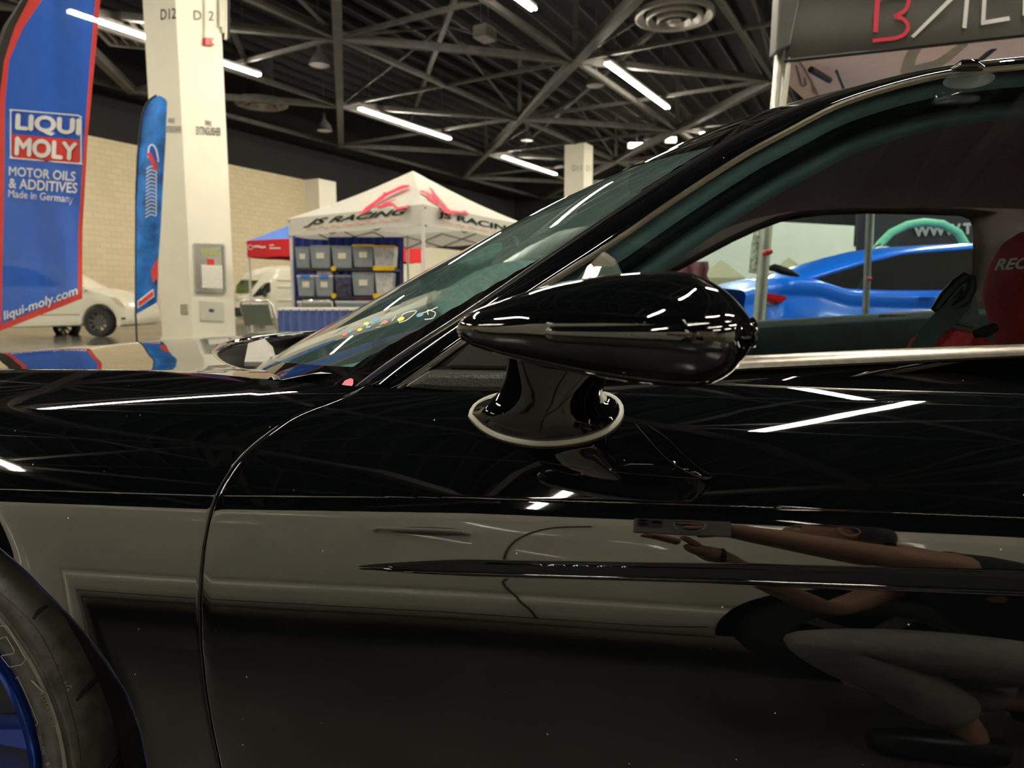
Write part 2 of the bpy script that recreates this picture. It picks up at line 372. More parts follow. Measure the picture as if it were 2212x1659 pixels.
named = {(900, 265): 'long lit strip light near the middle of the ceiling above the white tent', (1375, 185): 'bright strip light over the car beside a bell shaped lamp', (585, 322): 'strip light just right of the near column',
 (1135, 26): 'strip light cut by the top edge of the view', (1540, 296): 'strip light just above the car roof edge', (672, 419): 'small far strip light beside the pale pilaster', (1062, 436): 'far strip light right of the tent peak',
 (822, 380): 'far strip light just left of the tent peak', (140, 215): 'strip light seen behind the tall blue flag banner', (1312, 405): 'far strip light right of the far column', (1195, 467): 'very far strip light left of the far column foot'}
first = True
for a in range(-5, 5):
    for bb in range(-7, 6):
        m = np.array([4.2, 24.2, 7.7]) + a * np.array([8.3, -5.0, 0]) + bb * np.array([5.1, 8.8, 0])
        if not (inb(m - ld * 3) and inb(m + ld * 3)): continue
        lab = 'strip light with twin tubes hanging elsewhere under the black ceiling'; grp = 'strip lights outside the view'
        if m[1] > 3:
            px, py = project(m); best = min(named, key=lambda k: math.hypot(k[0] - px, k[1] - py))
            if math.hypot(best[0] - px, best[1] - py) < 70: lab = named.pop(best); grp = 'strip lights hung in slanting rows'
        if first: proto.location = tuple(m); proto['label'] = lab; proto['group'] = grp; first = False
        else: dup(proto, m, 0, lab, grp)
# round diffusers
dif = mat('diffuser_metal', (0.30, 0.28, 0.25), 0.45, 0.3)
def diffuser(px, py, z, r, lab):
    c = PZ(px, py, z); t = thing('air_diffuser', lab, 'air diffuser', c, group='round air diffusers')
    for k, (ra, dz) in enumerate([(r, 0), (r * .72, -.06), (r * .45, -.12)]):
        MB().lathe([(ra, .14), (ra * 1.02, 0.0), (ra * .96, -.03), (ra * .80, .10)], c + [0, 0, dz], k=40).build('ring', dif, t, smooth=True)
    MB().lathe([(0.001, -.2), (r * .16, -.18), (r * .2, -.1), (0.001, -.06)], c, k=24).build('hub', dif, t, smooth=True)
    MB().tube([c + [0, 0, .1], c + [0, 0, 10.3 - z]], r * .5, 24).build('duct', joist_m, t, smooth=True)
diffuser(1457, 38, 8.7, 1.08, 'large round air diffuser at top of view right of centre')
diffuser(565, 226, 8.5, 1.0, 'faint round air diffuser just right of the near column')
def bell(px, py, z, r, lab):
    c = PZ(px, py, z); t = thing('bell_lamp', lab, 'ceiling lamp', c, group='bell shaped high bay lamps')
    MB().lathe([(r, 0), (r * .96, .1), (r * .7, .28), (r * .35, .42), (r * .2, .5), (r * .2, .75), (0.001, .78)], c, k=28).build('lamp_shade', mat('bell_shade', (0.42, 0.40, 0.38), 0.25, 0.6), t, smooth=True)
    MB().lathe([(0.001, -.05), (r * .7, -.02), (r * .95, .03), (r * .6, .1)], c, k=24).build('lens', mat('unlit_lens', (0.75, 0.72, 0.78), 0.2), t, smooth=True)
    MB().tube([c + [0, 0, .75], c + [0, 0, 10.6 - z]], .02, 6).build('hanger_rod', steel_d, t)
bell(690, 142, 8.3, 0.34, 'unlit bell lamp hanging left of the long truss beam')
bell(1286, 186, 8.1, 0.32, 'unlit bell lamp beside the bright strip light')
bell(701, 283, 8.2, 0.36, 'smaller looking bell lamp low left of the long truss beam')
bell(1138, 304, 8.6, 0.34, 'tiny bell lamp above the car pillar near the middle')
bell(1410, 303, 8.6, 0.50, 'wide bell lamp over the far end above the windscreen')
c = PZ(1047, 86, 8.6); t = thing('ceiling_speaker', 'grey box speaker hanging from the trusses at top centre', 'speaker', c)
MB().box(c + [0, 0, .18], (.62, .45, .36), (RDu, LDu, (0, 0, 1))).build('housing', mat('speaker_grey', (0.42, 0.40, 0.36), 0.5), t, bevel=.02)
for e in (-.2, .2): MB().tube([c + RD * e + [0, 0, .36], c + RD * e + [0, 0, 2.0]], .012, 6).build('hanger_rod', steel_d, t)
MB().box(c + LD * -.23 + [0, 0, .18], (.52, .02, .28), (RDu, LDu, (0, 0, 1))).build('grille', dif, t)
c = PZ(300, 70, 8.4); t = thing('ceiling_vent', 'square slatted air vent between the tall flag and near column', 'air vent', c)
mb = MB()
for k in range(7): mb.box(c + V / np.linalg.norm(V) * (k - 3) * .28, (0.05, 2.2, .12), (V / np.linalg.norm(V), U / np.linalg.norm(U), (0, 0, 1)))
mb.build('slat', dif, t)
mb = MB()
for s1 in (-1, 1): mb.box(c + V / np.linalg.norm(V) * s1 * 1.05, (.1, 2.3, .2), (V / np.linalg.norm(V), U / np.linalg.norm(U), (0, 0, 1))); mb.box(c + U / np.linalg.norm(U) * s1 * 1.12, (2.2, .1, .2), (V / np.linalg.norm(V), U / np.linalg.norm(U), (0, 0, 1)))
mb.build('frame', dif, t)
for px, py, wd, lab in ((1377, 314, .9, 'small warm lit panel lamp over the far end, the left one'), (1450, 302, .5, 'tiny warm lit panel lamp right of its wider neighbour')):
    c = PY(px, py, 40); t = thing('panel_lamp', lab, 'ceiling light', c, group='small warm lamps at the far end')
    MB().box(c, (wd, .3, .22)).build('lens', mat('warm_lens', (0.9, 0.8, 0.5), 0.5, var=0, emit=(1.0, 0.85, 0.5), es=6), t)
    MB().box(c + [0, .25, 0.02], (wd + .1, .25, .3)).build('housing', hous, t); MB().tube([c + [0, .2, .1], [c[0], c[1] + .2, 10.6]], .02, 6).build('hanger_rod', steel_d, t)
# ================================================================ THE BLACK CAR (frame: s along, n into the car, z up)
def paint(name, col, rough=0.022, ior=1.85):
    m = mat(name, col, rough, ior=ior, var=0); nt = m.node_tree; b = nt.nodes['Principled BSDF']
    tc = nt.nodes.new('ShaderNodeTexCoord'); vo = nt.nodes.new('ShaderNodeTexVoronoi'); vo.inputs['Scale'].default_value = 42; vo.inputs['Randomness'].default_value = 1
    nt.links.new(tc.outputs['Object'], vo.inputs['Vector'])
    r = nt.nodes.new('ShaderNodeValToRGB'); r.color_ramp.elements[0].position = 0.022; r.color_ramp.elements[0].color = (0.55, 0.52, 0.45, 1); r.color_ramp.elements[1].position = 0.034; r.color_ramp.elements[1].color = (*col, 1)
    nt.links.new(vo.outputs['Distance'], r.inputs[0]); nt.links.new(r.outputs[0], b.inputs['Base Color']); return m
gloss = paint('gloss_black_paint', (0.0015, 0.002, 0.0028))
trimb = mat('satin_black_trim', (0.018, 0.018, 0.019), 0.32, ior=1.5, scale=200, var=0.1)
rubber = mat('black_rubber', (0.010, 0.011, 0.012), 0.5, scale=90, var=0.2)
voidm = mat('shadow_gap_black', (0.002, 0.002, 0.002), 0.9, var=0)
Zc_pts = [(-2.6, .638), (-.95, .666), (-.41, .679), (-.16, .6905), (.08, .696), (.29, .6985), (.9, .704), (2.6, .70)]
th = [(-.70, -12), (-.45, -8), (-.30, -4), (-.20, 0), (-.138, 2.5), (-.106, 6.0), (-.060, 12.9), (-.0175, 17.3), (-.0130, 18.3), (-.0108, 24.5), (-.0026, 26), (-.0019, 13), (-.0009, 12), (-.0002, 27), (.02, 30), (.045, 38), (.07, 55), (.088, 72), (.12, 80), (.3, 84)]
_w = np.arange(-.70, .30, .0005); _t = np.tan(np.radians(np.interp(_w, [a for a, _ in th], [b for _, b in th]))); _n = np.concatenate([[0], np.cumsum((_t[1:] + _t[:-1]) / 2 * .0005)])
_n = _n - np.interp(0, _w, _n) + 0.600
WC = (-0.943, 0.305); R_ARCH = 0.372
def groove(s, w):
    # long pocket pressed into the door side, its tip to the front
    s0 = -.250
    if s < s0: return 0
    k = min(1, (s - s0) / .10) ** .6
    c = -.0557 + .025 * s; hw = (.0004 + .0062 * k + .0055 * max(0, s + .1))
    x = (w - c) / hw
    if abs(x) >= 1.0: return 0
    d = (1 - x) / 1.7 if x > -.7 else (1 + x) / .3
    return .0085 * k * d * (1 - .25 * (1 - d))
def F(s, z):
    w = z - interp(s, Zc_pts); n = float(np.interp(w, _w, _n))
    r = math.hypot(s + .8166, z - .3184); q = (r - .339) / 0.040
    if q < 1: n -= .0075 * (1 - max(q, -.3)) ** 2
    return n + groove(s, w) * (1 if w < -.02 else 0)
GAP = [(836, 789), (849, 762), (861, 740), (877, 692), (899, 635), (936, 582), (968, 541), (1009, 504), (1054, 476), (1090, 460), (1131, 449), (1188, 439), (1242, 434), (1303, 431), (1395, 433), (1487, 442), (1564, 454), (1659, 474), (1850, 520), (2000, 560)]
_gy = np.arange(836, 2001, 1.0); _gx = np.interp(_gy, [g[0] for g in GAP], [g[1] for g in GAP])
_ker = np.ones(31) / 31; _gxs = np.convolve(np.pad(_gx, 15, mode='reflect', reflect_type='odd'), _ker, 'valid')
def gx(y): return float(np.interp(y, _gy, _gxs))
ARCH = [(1040, -420), (1062, -330), (1090, -225), (1130, -110), (1183, 0), (1235, 62), (1305, 130), (1363, 183), (1428, 232), (1500, 277), (1580, 305), (1659, 322), (1750, 334), (1850, 340), (2000, 340)]
def ax_(y): return interp(y, ARCH)
FTOP = [(-420, 790), (-250, 795), (0, 798), (250, 800), (440, 808), (590, 822), (700, 830), (789, 836)]
DTOP = [(780, 836), (862, 839), (960, 846), (1100, 849), (1350, 841), (1600, 826), (1900, 810), (2212, 796), (2700, 776), (3500, 750)]
def panel(xl, xr, top, bot, nu, nv, upow=1.0):
    G = []
    for i in range(nu + 1):
        row = []; u = i / nu
        for j in range(nv + 1):
            v = j / nv; py = 1100.0
            for _ in range(14):
                px = xl(py) * (1 - u) + xr(py) * u; py = .4 * py + .6 * (interp(px, top) * (1 - v) + bot * v)
            s, n, z = PNF(px, py, F); row.append((s, n, z))
        G.append(row)
    return G
def smooth_panel(name, G, m, parent, extra=None, auto=0):
    mb = MB().grid([[W3(*p) for p in r] for r in G])
    if extra: extra(mb)
    return mb.build(name, m, parent, smooth=True, auto=auto)
car = thing('sports_car', 'glossy black sports car seen close up from its left side', 'car', W3(.2, 1.45, 0))
def edge_roll(G, side):
    """rolled flange along one side of a panel grid: rounds the edge 4 mm and returns into the gap"""
    H = []
    for k, (o, d) in enumerate([(.0012, .0003), (.0024, .0012), (.0034, .003), (.0038, .006), (.0038, .03)]):
        row = []
        R = {'R': G[-1], 'L': G[0]}[side] if side in 'RL' else [g[-1 if side == 'B' else 0] for g in G]
        Q = {'R': G[-2], 'L': G[1]}[side] if side in 'RL' else [g[-2 if side == 'B' else 1] for g in G]
        for p, q in zip(R, Q):
            v = np.array([p[0] - q[0], 0, p[2] - q[2]]); L = np.linalg.norm(v); v = v / L if L > 1e-9 else v
            row.append((p[0] + v[0] * o, p[1] + d, p[2] + v[2] * o))
        H.append(row)
    return H
# ---- door
GD = panel(lambda y: gx(y) + 7, lambda y: 3400, DTOP, 1900, 170, 430)
D_ = edge_roll(GD, 'L')[::-1] + GD
smooth_panel('door', D_, gloss, car)
door = bpy.data.objects['door']
# ---- fender
GF = panel(lambda y: max(-420, ax_(y)), lambda y: gx(y) - 7, FTOP, 1900, 100, 430)
GF2 = GF + edge_roll(GF, 'R')
fender = smooth_panel('front_fender', GF2, gloss, car)
# wheel-arch return flange
mb = MB(); arch = [PNF(ax_(y), y, F) for y in np.linspace(1062, 1900, 90)]
mb.grid([[W3(a[0], a[1], a[2]), W3(a[0] - .004, a[1] + .0015, a[2] - .003), W3(a[0] - .008, a[1] + .008, a[2] - .006), W3(a[0] - .008, a[1] + .05, a[2] - .006)] for a in arch])
mb.build('arch_lip', gloss, fender, smooth=True, auto=0)
# black strip behind the shut gap, in place of its shade
mb = MB(); rows = []
for y in np.linspace(834, 1900, 60):
    a = PNF(gx(y), y, F); rows.append([W3(a[0] - .02, a[1] + .022, a[2] - .01), W3(a[0] + .02, a[1] + .022, a[2] + .01)])
mb.grid(rows); mb.build('gap_shade', voidm, car)
# wheel housing liner
mb = MB(); mb.lathe([(R_ARCH + .012, 0.0), (R_ARCH + .012, .30), (.08, .30)], W3(WC[0], .64, WC[1]), NV, 64); mb.build('wheel_liner', voidm, car, smooth=True)
# ---- wheel
WX = np.array([-.80, .84, .305]); wy = math.radians(10.0); WS = np.array([math.cos(wy), -math.sin(wy), 0]); WN = np.array([math.sin(wy), math.cos(wy), 0]); ZU = np.array([0, 0, 1.0])
tyre_m = mat('tyre_rubber', (0.052, 0.048, 0.042), 0.38, scale=60, var=0.45, bump=0.08)
def wp(r, a, h): return WX + WN * h + r * (math.cos(a) * WS + math.sin(a) * ZU)
prof = [(.226, .012), (.230, .004), (.236, .000), (.246, -.004), (.262, -.0065), (.2745, -.007), (.2765, -.0062), (.2775, -.0045), (.2795, -.0045), (.2805, -.0055), (.2865, -.005), (.291, -.0035), (.296, .0), (.303, .006), (.3085, .014), (.3125, .026), (.3145, .045), (.315, .09), (.315, .19), (.305, .215), (.24, .23)]
tyre = MB().lathe(prof, WX, WN, 220).build('tire', tyre_m, car, smooth=True, auto=60)
ribm = mat('tyre_marking', (0.32, 0.30, 0.26), 0.45, var=.1)
mb = MB()
for k in range(1500):  # serrated band
    a = -0.2 + k * 2 * PI / 1500 * .36
    if a > 1.4: break
    mb.add([wp(.2700, a, -.0072), wp(.2762, a, -.0078), wp(.2762, a + .0007, -.0078), wp(.2700, a + .0007, -.0072)], [(0, 1, 2, 3)])
mb.build('serration', ribm, tyre)
def wfn(px, py):
    return PPL(px, py, WX - WN * .0075, WN)
mb = MB(); o_ = .001
stroke(mb, [(0, 1352), (16, 1353)], 2.2, wfn); stroke(mb, [(16, 1353), (56, 1425), (46, 1436), (20, 1441), (2, 1418)], 2.0, wfn, n=1); stroke(mb, [(0, 1380), (13, 1375), (31, 1406), (28, 1412), (2, 1417)], 2.0, wfn, n=1)
stroke(mb, [(38, 1462), (60, 1510), (82, 1563)], 1.3, wfn); stroke(mb, [(68, 1470), (94, 1496)], 3, wfn); stroke(mb, [(33, 1467), (39, 1461)], 1.2, wfn); stroke(mb, [(76, 1568), (82, 1563)], 1.2, wfn)
def arc_text(txt, x0, y0, x1, y1, h, bold=.0, bend=6, shear=0.0):
    vs, fs = text2d(txt, bold, shear, 1); a = np.array([x0, y0], float); b = np.array([x1, y1], float); d = b - a; nn = np.array([d[1], -d[0]]) / np.linalg.norm(d)
    out = []
    for u, v in vs:
        p = a + d * u + nn * h * v + nn * bend * 4 * u * (1 - u); P = wfn(*p); e = E0 - P; out.append(P + e / np.linalg.norm(e) * .001)
    mb.add(out, fs)
arc_text('ROTATION', 84, 1496, 112, 1572, 9, .01, 2, .3)
arc_text('TUBELESS', 76, 1574, 91, 1632, 8, .005, 1)
arc_text('S', 94, 1650, 98, 1658, 7); arc_text('Y', 97, 1660, 100, 1668, 7)
stroke(mb, [(118, 1484), (156, 1481), (134, 1508)], 1.6, lambda x, y: PPL(x, y, WX + WN * .002, WN), n=1); stroke(mb, [(134, 1488), (148, 1488), (137, 1500), (132, 1487)], 1.4, lambda x, y: PPL(x, y, WX + WN * .002, WN), n=1); stroke(mb, [(124, 1482), (144, 1473)], 1.4, lambda x, y: PPL(x, y, WX + WN * .002, WN), n=1)
mb.build('sidewall_lettering', ribm, tyre)
gv = mat('tread_groove', (0.004, 0.004, 0.004), 0.8, var=0); mb = MB()
dts = BVHTree.FromPolygons([tuple(v.co + Vector(tyre.location) + Vector(car.location)) for v in tyre.data.vertices], [tuple(p.vertices) for p in tyre.data.polygons])
def hit(bvh, px, py, fb=None):
    d = ray(px, py); d = d / np.linalg.norm(d); h = bvh.ray_cast(Vector(E0), Vector(d))
    return np.array(h[0]) if h[0] is not None else (fb if fb is not None else E0 + d * 1.5)
TD = lambda x, y: hit(dts, x, y)
stroke(mb, [(71, 1337), (84, 1319), (102, 1308)], [5, 8, 6], TD, off=.0012); stroke(mb, [(165, 1514), (185, 1488), (206, 1468), (213, 1462)], [5, 9, 8, 5], TD, off=.0012); stroke(mb, [(232, 1662), (252, 1636), (266, 1604)], [3, 4, 3], TD, off=.0012)
stroke(mb, [(0, 1280), (80, 1360), (130, 1460), (165, 1580), (176, 1662)], 1.0, TD, off=.0008)
for q in [(13, 1275), (21, 1299), (46, 1332), (68, 1345), (77, 1375), (103, 1421), (123, 1437), (125, 1466), (158, 1524), (159, 1554), (170, 1598), (185, 1616), (180, 1642)]: stroke(mb, [(q[0] - 1.2, q[1]), (q[0] + 1.2, q[1] + 1)], 2.4, TD, off=.001, n=2)
mb.build('tread_groove', gv, tyre)
bluem = mat('blue_anodised_rim', (0.012, 0.06, 0.42), 0.22, 0.75, scale=20, var=.1, coat=.5)
rim = MB().lathe([(.2285, .006), (.2275, -.003), (.2225, -.007), (.218, -.002), (.214, .012), (.206, .030), (.200, .05), (.195, .12), (.195, .2)], WX, WN, 160).build('rim', bluem, car, smooth=True, auto=80)
spm = mat('blue_spoke', (0.015, 0.05, 0.35), 0.3, 0.7)
for k in range(10):
    a = k * 2 * PI / 10 + .12; mb = MB(); G = []
    for r in np.linspace(.035, .208, 9):
        hw = .011 + .006 * abs((r - .12) / .09) ** 2; dep = .028 - .02 * ((r - .035) / .17)
        G.append([wp(r, a, .0) + (-math.sin(a) * WS + math.cos(a) * ZU) * x * hw + WN * (dep + y * .02) for x, y in ((-1, .6), (-.8, 0), (.8, 0), (1, .6), (1, 1.4), (-1, 1.4))])
    mb.grid(G, closev=True); mb.build('spoke', spm, rim, smooth=True)
MB().lathe([(.0001, .02), (.03, .02), (.045, .03), (.06, .05), (.06, .09)], WX, WN, 40).build('hub_cap', trimb, rim, smooth=True)
bronze = mat('brake_disc_steel', (0.16, 0.10, 0.06), 0.35, 0.8)
MB().lathe([(.06, .09), (.165, .09), (.168, .094), (.168, .115), (.06, .115)], WX, WN, 90).build('brake_disc', bronze, car, smooth=True)
G = []
mb = MB()
for a in np.linspace(-.5, .9, 14): G.append([wp(r, a, h) for r, h in ((.11, .045), (.178, .045), (.185, .06), (.185, .13), (.11, .13))])
mb.grid(G, closev=True).build('brake_caliper', trimb, car, smooth=True)
# ---- greenhouse: pillar lines
L2 = [(777, 832), (820, 799), (900, 744), (1000, 679), (1200, 543), (1300, 476), (1400, 410), (1480, 360), (1600, 291), (1700, 243), (1800, 206), (1900, 177), (2000, 154), (2100, 139), (2212, 127), (2400, 112), (2600, 106)]
L4 = [(866, 838), (1000, 740), (1150, 636), (1321, 527), (1430, 451), (1543, 376), (1620, 328), (1700, 285), (1800, 233), (1900, 198), (2000, 172), (2100, 156), (2212, 145), (2400, 132), (2600, 126)]
NCAR = 1.44
def smooth_poly(P, m):
    P = [np.array(p, float) for p in P]; d = [0]
    for a, b in zip(P, P[1:]): d.append(d[-1] + np.linalg.norm(b - a))
    out = []
    for k in range(m):
        x = d[-1] * k / (m - 1); i = min(len(P) - 2, int(np.searchsorted(d, x, 'right')) - 1); i = max(0, i); t = (x - d[i]) / (d[i + 1] - d[i])
        a, b, c, e = P[max(0, i - 1)], P[i], P[i + 1], P[min(len(P) - 1, i + 2)]
        ta = (c - a) / (d[i + 1] - d[max(0, i - 1)]) * (d[i + 1] - d[i]); tb = (e - b) / (d[min(len(P) - 1, i + 2)] - d[i]) * (d[i + 1] - d[i])
        h = t * t * (3 - 2 * t); out.append(b * (1 - h) + c * h + ta * (t ** 3 - 2 * t * t + t) + tb * (t ** 3 - t * t))
    return out
n2 = lambda s, z: .748 + (z - .78) * .42
n4 = lambda s, z: .722 + (z - .78) * .42
M0 = 140
E2 = [PNF(x, y, n2) for x, y in smooth_poly(L2, M0)]
E4 = [PNF(x, y, n4) for x, y in smooth_poly(L4, M0)]
for k in range(14):
    for E_ in (E2, E4): a = E_[-1]; E_.append((a[0] + .055, a[1] + .001 * k * .3, a[2] - .0012 * k * .6))
for E_ in (E2, E4):
    if E_ is E2:
        for k in range(6): a = E_[0]; E_.insert(0, (a[0] - .012, a[1], a[2] - .009))
    else:
        for k in range(6): a = E_[0]; E_.insert(0, (a[0] - .006, a[1], a[2] - .006))
M = len(E2)
ITOP = min(range(M), key=lambda i: abs(project(W3(*E2[i]))[0] - 1640))
def Tsurf(i, q):
    s, n, z = E2[i]; k = min(1, max(0, i - 6) / (ITOP - 6)); k2 = min(1.0, i / M * 1.0)
    b = .43 * (1 - k) ** 1.0 + .16 * k; cr = -.035 * (1 - k) ** 2 + .022 * k + (.018 * min(1, (i - ITOP) / 30) if i > ITOP else 0)
    half = NCAR - n; f = 1 - abs(q) ** 2.3
    return (s - b * f, NCAR + q * half, z + cr * (1 - q * q))
QS = np.concatenate([-1 + np.linspace(0, 1, 34) ** 1.6, np.linspace(0.04, 1, 20)])
wg = glass('windscreen_glass', (0.74, 0.90, 0.86), 0.0, 1.5, haze=((0.26, 0.48, 0.46), 0.15))  # teal diffuse haze mixed in to paint the clear glass brighter
wsm = MB().grid([[W3(*Tsurf(i, q)) for q in QS] for i in range(0, ITOP + 1)]).build('windshield', wg, car, smooth=True, auto=0)
# frit band under the glass
L1 = [(767, 791), (867, 736), (929, 701), (1000, 658), (1189, 549), (1262, 500), (1340, 447), (1480, 353), (1560, 309), (1700, 236)]
frit = mat('ceramic_frit', (0.003, 0.003, 0.003), 0.01, var=0)
def qf(i):
    for q in np.linspace(-1, -.3, 120):
        x, y = project(W3(*Tsurf(i, q)))
        if y < interp(x, L1) + (0 if x > 767 else 1e3): return q
    return -.97
rows = []; IB = min(range(ITOP), key=lambda i: abs(qf(i) + .86) if 4 < i < 25 else 9)
off = NV * -.0010 + np.array([0, 0, .0010])
IB = 10
frm = MB().grid([[W3(*Tsurf(i, -1 + (qf(i) + 1) * u)) + off for u in np.linspace(0, 1, 10)] for i in range(IB, ITOP + 1)])
frm.grid([[W3(*Tsurf(i, q)) + off for q in np.linspace(-1, 1, 60)] for i in range(0, IB + 1)])
frm.grid([[W3(*Tsurf(i, q)) + off for q in np.linspace(-1, 1, 30)] for i in range(ITOP - 6, ITOP + 1)])
frm.build('frit_band', frit, wsm, smooth=True)
# roof skin and headliner
MB().grid([[W3(*Tsurf(i, q)) for q in QS] for i in range(ITOP, M)]).build('roof', gloss, car, smooth=True, auto=0)
liner = mat('headliner_fabric', (0.40, 0.22, 0.24), 0.95, scale=120, var=0.15)
MB().grid([[W3(*(np.array(Tsurf(i, q)) + [0.03, 0.0, -.030])) for q in np.linspace(-.93, .995, 40)] for i in range(ITOP - 6, M)]).build('headliner', liner, car, smooth=True)
# A pillar and door frame between the two lines
mb = MB(); G = []
for i in range(M):
    a = np.array(E2[i]); b = np.array(E4[min(M - 1, i)]); row = []
    for u in np.linspace(0, 1, 12):
        p = a * (1 - u) + b * u; p[1] -= .012 * math.sin(PI * u) ** .8; row.append(W3(*p))
    G.append(row)
G = [[g[0] + NV * .012] + g + [g[-1] + NV * .014] for g in G]
pillar = mb.grid(G).build('a_pillar', gloss, car, smooth=True, auto=0)
MB().tube([W3(*e) - NV * .001 for e in E2], .0022, 6).build('windshield_molding', trimb, pillar, smooth=True)
chrome = mat('dark_chrome_trim', (0.10, 0.095, 0.085), 0.16, 0.9, var=.05)
MB().tube([W3(*e) - NV * .001 for e in E4], .0034, 8).build('window_molding', mat('satin_metal_trim', (0.30, 0.28, 0.24), 0.2, 0.9, var=.05), pillar, smooth=True)
# inner weather strips along the window arch, glass reflections painted into their colours
teal = mat('seal_rubber_reflection', (0.22, 0.27, 0.30), 0.75, scale=80, var=.1)
def strip(name, d0, d1, nn, m, bul=.012):
    G = []
    for i in range(10, M):
        x, y = project(W3(*E4[i])); x1, y1 = project(W3(*E4[i - 1])); t = np.array([x - x1, y - y1]); t /= np.linalg.norm(t); q = np.array([-t[1], t[0]])
        row = []
        for u in np.linspace(0, 1, 9):
            dd = d0 + (d1 - d0) * u; p = PNF(x + q[0] * dd, y + q[1] * dd, lambda s, z: n4(s, z) + nn - bul * math.sin(PI * u)); row.append(W3(*p))
        G.append(row)
    return MB().grid(G).build(name, m, car, smooth=True, auto=0)
strip('window_seal', 0, 42, .026, teal, .010)
strip('inner_seal', 40, 72, .055, mat('deep_rubber_reflection', (0.018, 0.026, 0.032), 0.8, var=.1), -.01)
strip('roof_rail_trim', 66, 110, .07, mat('rail_fabric_reflection', (0.13, 0.155, 0.17), 0.9, var=.1), .012)
# side glass
sg = glass('side_glass', (0.64, 0.82, 0.82), 0.0, 1.45)
BELT = [(866, 838), (1100, 803), (1340, 787), (1625, 767), (1900, 754), (2212, 743), (2650, 722)]
ng = lambda s, z: .735 + (z - .80) * .40
G = []
for x in np.linspace(1120, 2640, 60):
    yt = interp(x, L4) + 4; yb = interp(x, BELT); G.append([W3(*PNF(x, yt + (yb - yt) * v, ng)) for v in np.linspace(0, 1, 24)])
MB().grid(G).build('door_glass', sg, car, smooth=True, auto=0)
# belt molding
sat = mat('satin_belt_trim', (0.22, 0.20, 0.17), 0.30, 0.55, scale=150, var=.15)
def strip2(name, top, bot, nt_, nb_, m, prof, par=None, x0=1340, x1=2650, k=60):
    G = []
    for x in np.linspace(x0, x1, k):
        row = []
        for u, dn in prof:
            y = interp(x, top) * (1 - u) + interp(x, bot) * u; a = nt_(x) * (1 - u) + nb_(x) * u + dn
            row.append(PN(x, y, a))
        G.append(row)
    return MB().grid(G).build(name, m, par or car, smooth=True, auto=50)
ndt = lambda x: PNF(x, interp(x, DTOP), F)[1]
B2 = [(1300, 824), (1340, 819), (1625, 800), (1900, 787), (2212, 772), (2650, 752)]
strip2('belt_molding', BELT, B2, lambda x: .733, lambda x: .722, sat, [(0, .01), (0, -.004), (.15, -.010), (.5, -.014), (.85, -.012), (1, -.004), (1, .01)], x0=1100)
strip2('door_top_lip', B2, DTOP, lambda x: .722, ndt, gloss, [(0, .004), (.1, .0), (.5, -.002), (1, 0)], x0=1100)
# front corner trims
def npoly(name, pts, n0, dep, m, par=None, bev=.003):
    return MB().prism([PN(x, y, n0) for x, y in pts], NV * dep).build(name, m, par or car, bevel=bev)
npoly('sail_panel', [(872, 838), (1002, 742), (1150, 640), (1180, 640), (1180, 838)], .745, .01, trimb)
npoly('quarter_trim', [(955, 796), (1008, 748), (1120, 690), (1120, 799)], .728, .012, trimb, bev=.004)
npoly('corner_trim', [(868, 838), (922, 803), (1120, 806), (1200, 812), (1200, 849), (1100, 849), (962, 846)], .700, .03, mat('textured_trim', (0.04, 0.04, 0.038), .3, scale=400, var=.4, bump=.15), bev=.006)
# ---- hood
HR = [(590, 820, .735), (583, 810, .78), (556, 802, .86), (510, 794, .96), (478, 782, 1.06), (459, 765, 1.20), (462, 752, 1.34), (490, 737, 1.55), (545, 726, 1.75), (640, 717, 1.96), (745, 711, 2.14)]
HRp = smooth_poly([PNs(x, y, n) for x, y, n in HR], 80)
fe = [PNF(x, interp(x, FTOP) + 1, F) for x in np.linspace(590, -420, 50)]
sf = np.array([p[0] for p in fe]); 
G = []
for a, R in enumerate(HRp):
    row = []
    for k, u in enumerate(np.linspace(0, 1, 60)):
        s = R[0] + (-2.3 - R[0]) * u ** 1.3
        zf = float(np.interp(-s, -sf, [p[2] for p in fe])) + .001; nf = float(np.interp(-s, -sf, [p[1] for p in fe])) + .003
        n = R[1]; q = min(1, max(0, (n - .735) / .20)); q = q * q * (3 - 2 * q)
        zc = R[2] - .062 * (R[0] - s) - .02 * (R[0] - s) ** 2 + .010 * math.sin(PI * min(1, max(0, (n - .9) / 1.1))) * min(1, (R[0] - s) * 2)
        row.append(W3(s, n if a else nf, zf * (1 - q) + zc * q - (.0 if a else .0)))
    G.append(row)
hood = MB().grid(G).build('hood', gloss, car, smooth=True, auto=0)
MB().tube([W3(p[0] + .004, p[1], p[2] - .0095) for p in HRp], .010, 14).build('hood_lip', gloss, hood, smooth=True)
MB().grid([[W3(p[0] + .002, p[1], p[2] - .008), W3(p[0] - .05, p[1], p[2] - .05), W3(p[0] - .06, p[1], p[2] - .09)] for p in HRp[3:]]).build('hood_underside', trimb, hood, smooth=True)
MB().prism([W3(-1.05, .80, .68), W3(-.1, .78, .68), W3(-.1, 2.1, .68), W3(-1.05, 2.1, .68)], (0, 0, .01)).build('cowl_panel', trimb, car)
npw = mat('grey_cowl_cover', (0.30, 0.29, 0.26), .5)
MB().prism([PN(528, 793, 1.15), PN(536, 752, 1.3), PN(572, 741, 1.3), PN(590, 760, 1.25), PN(600, 793, 1.15)], (0, 0, .01)).build('cowl_cover', npw, car, bevel=.002)
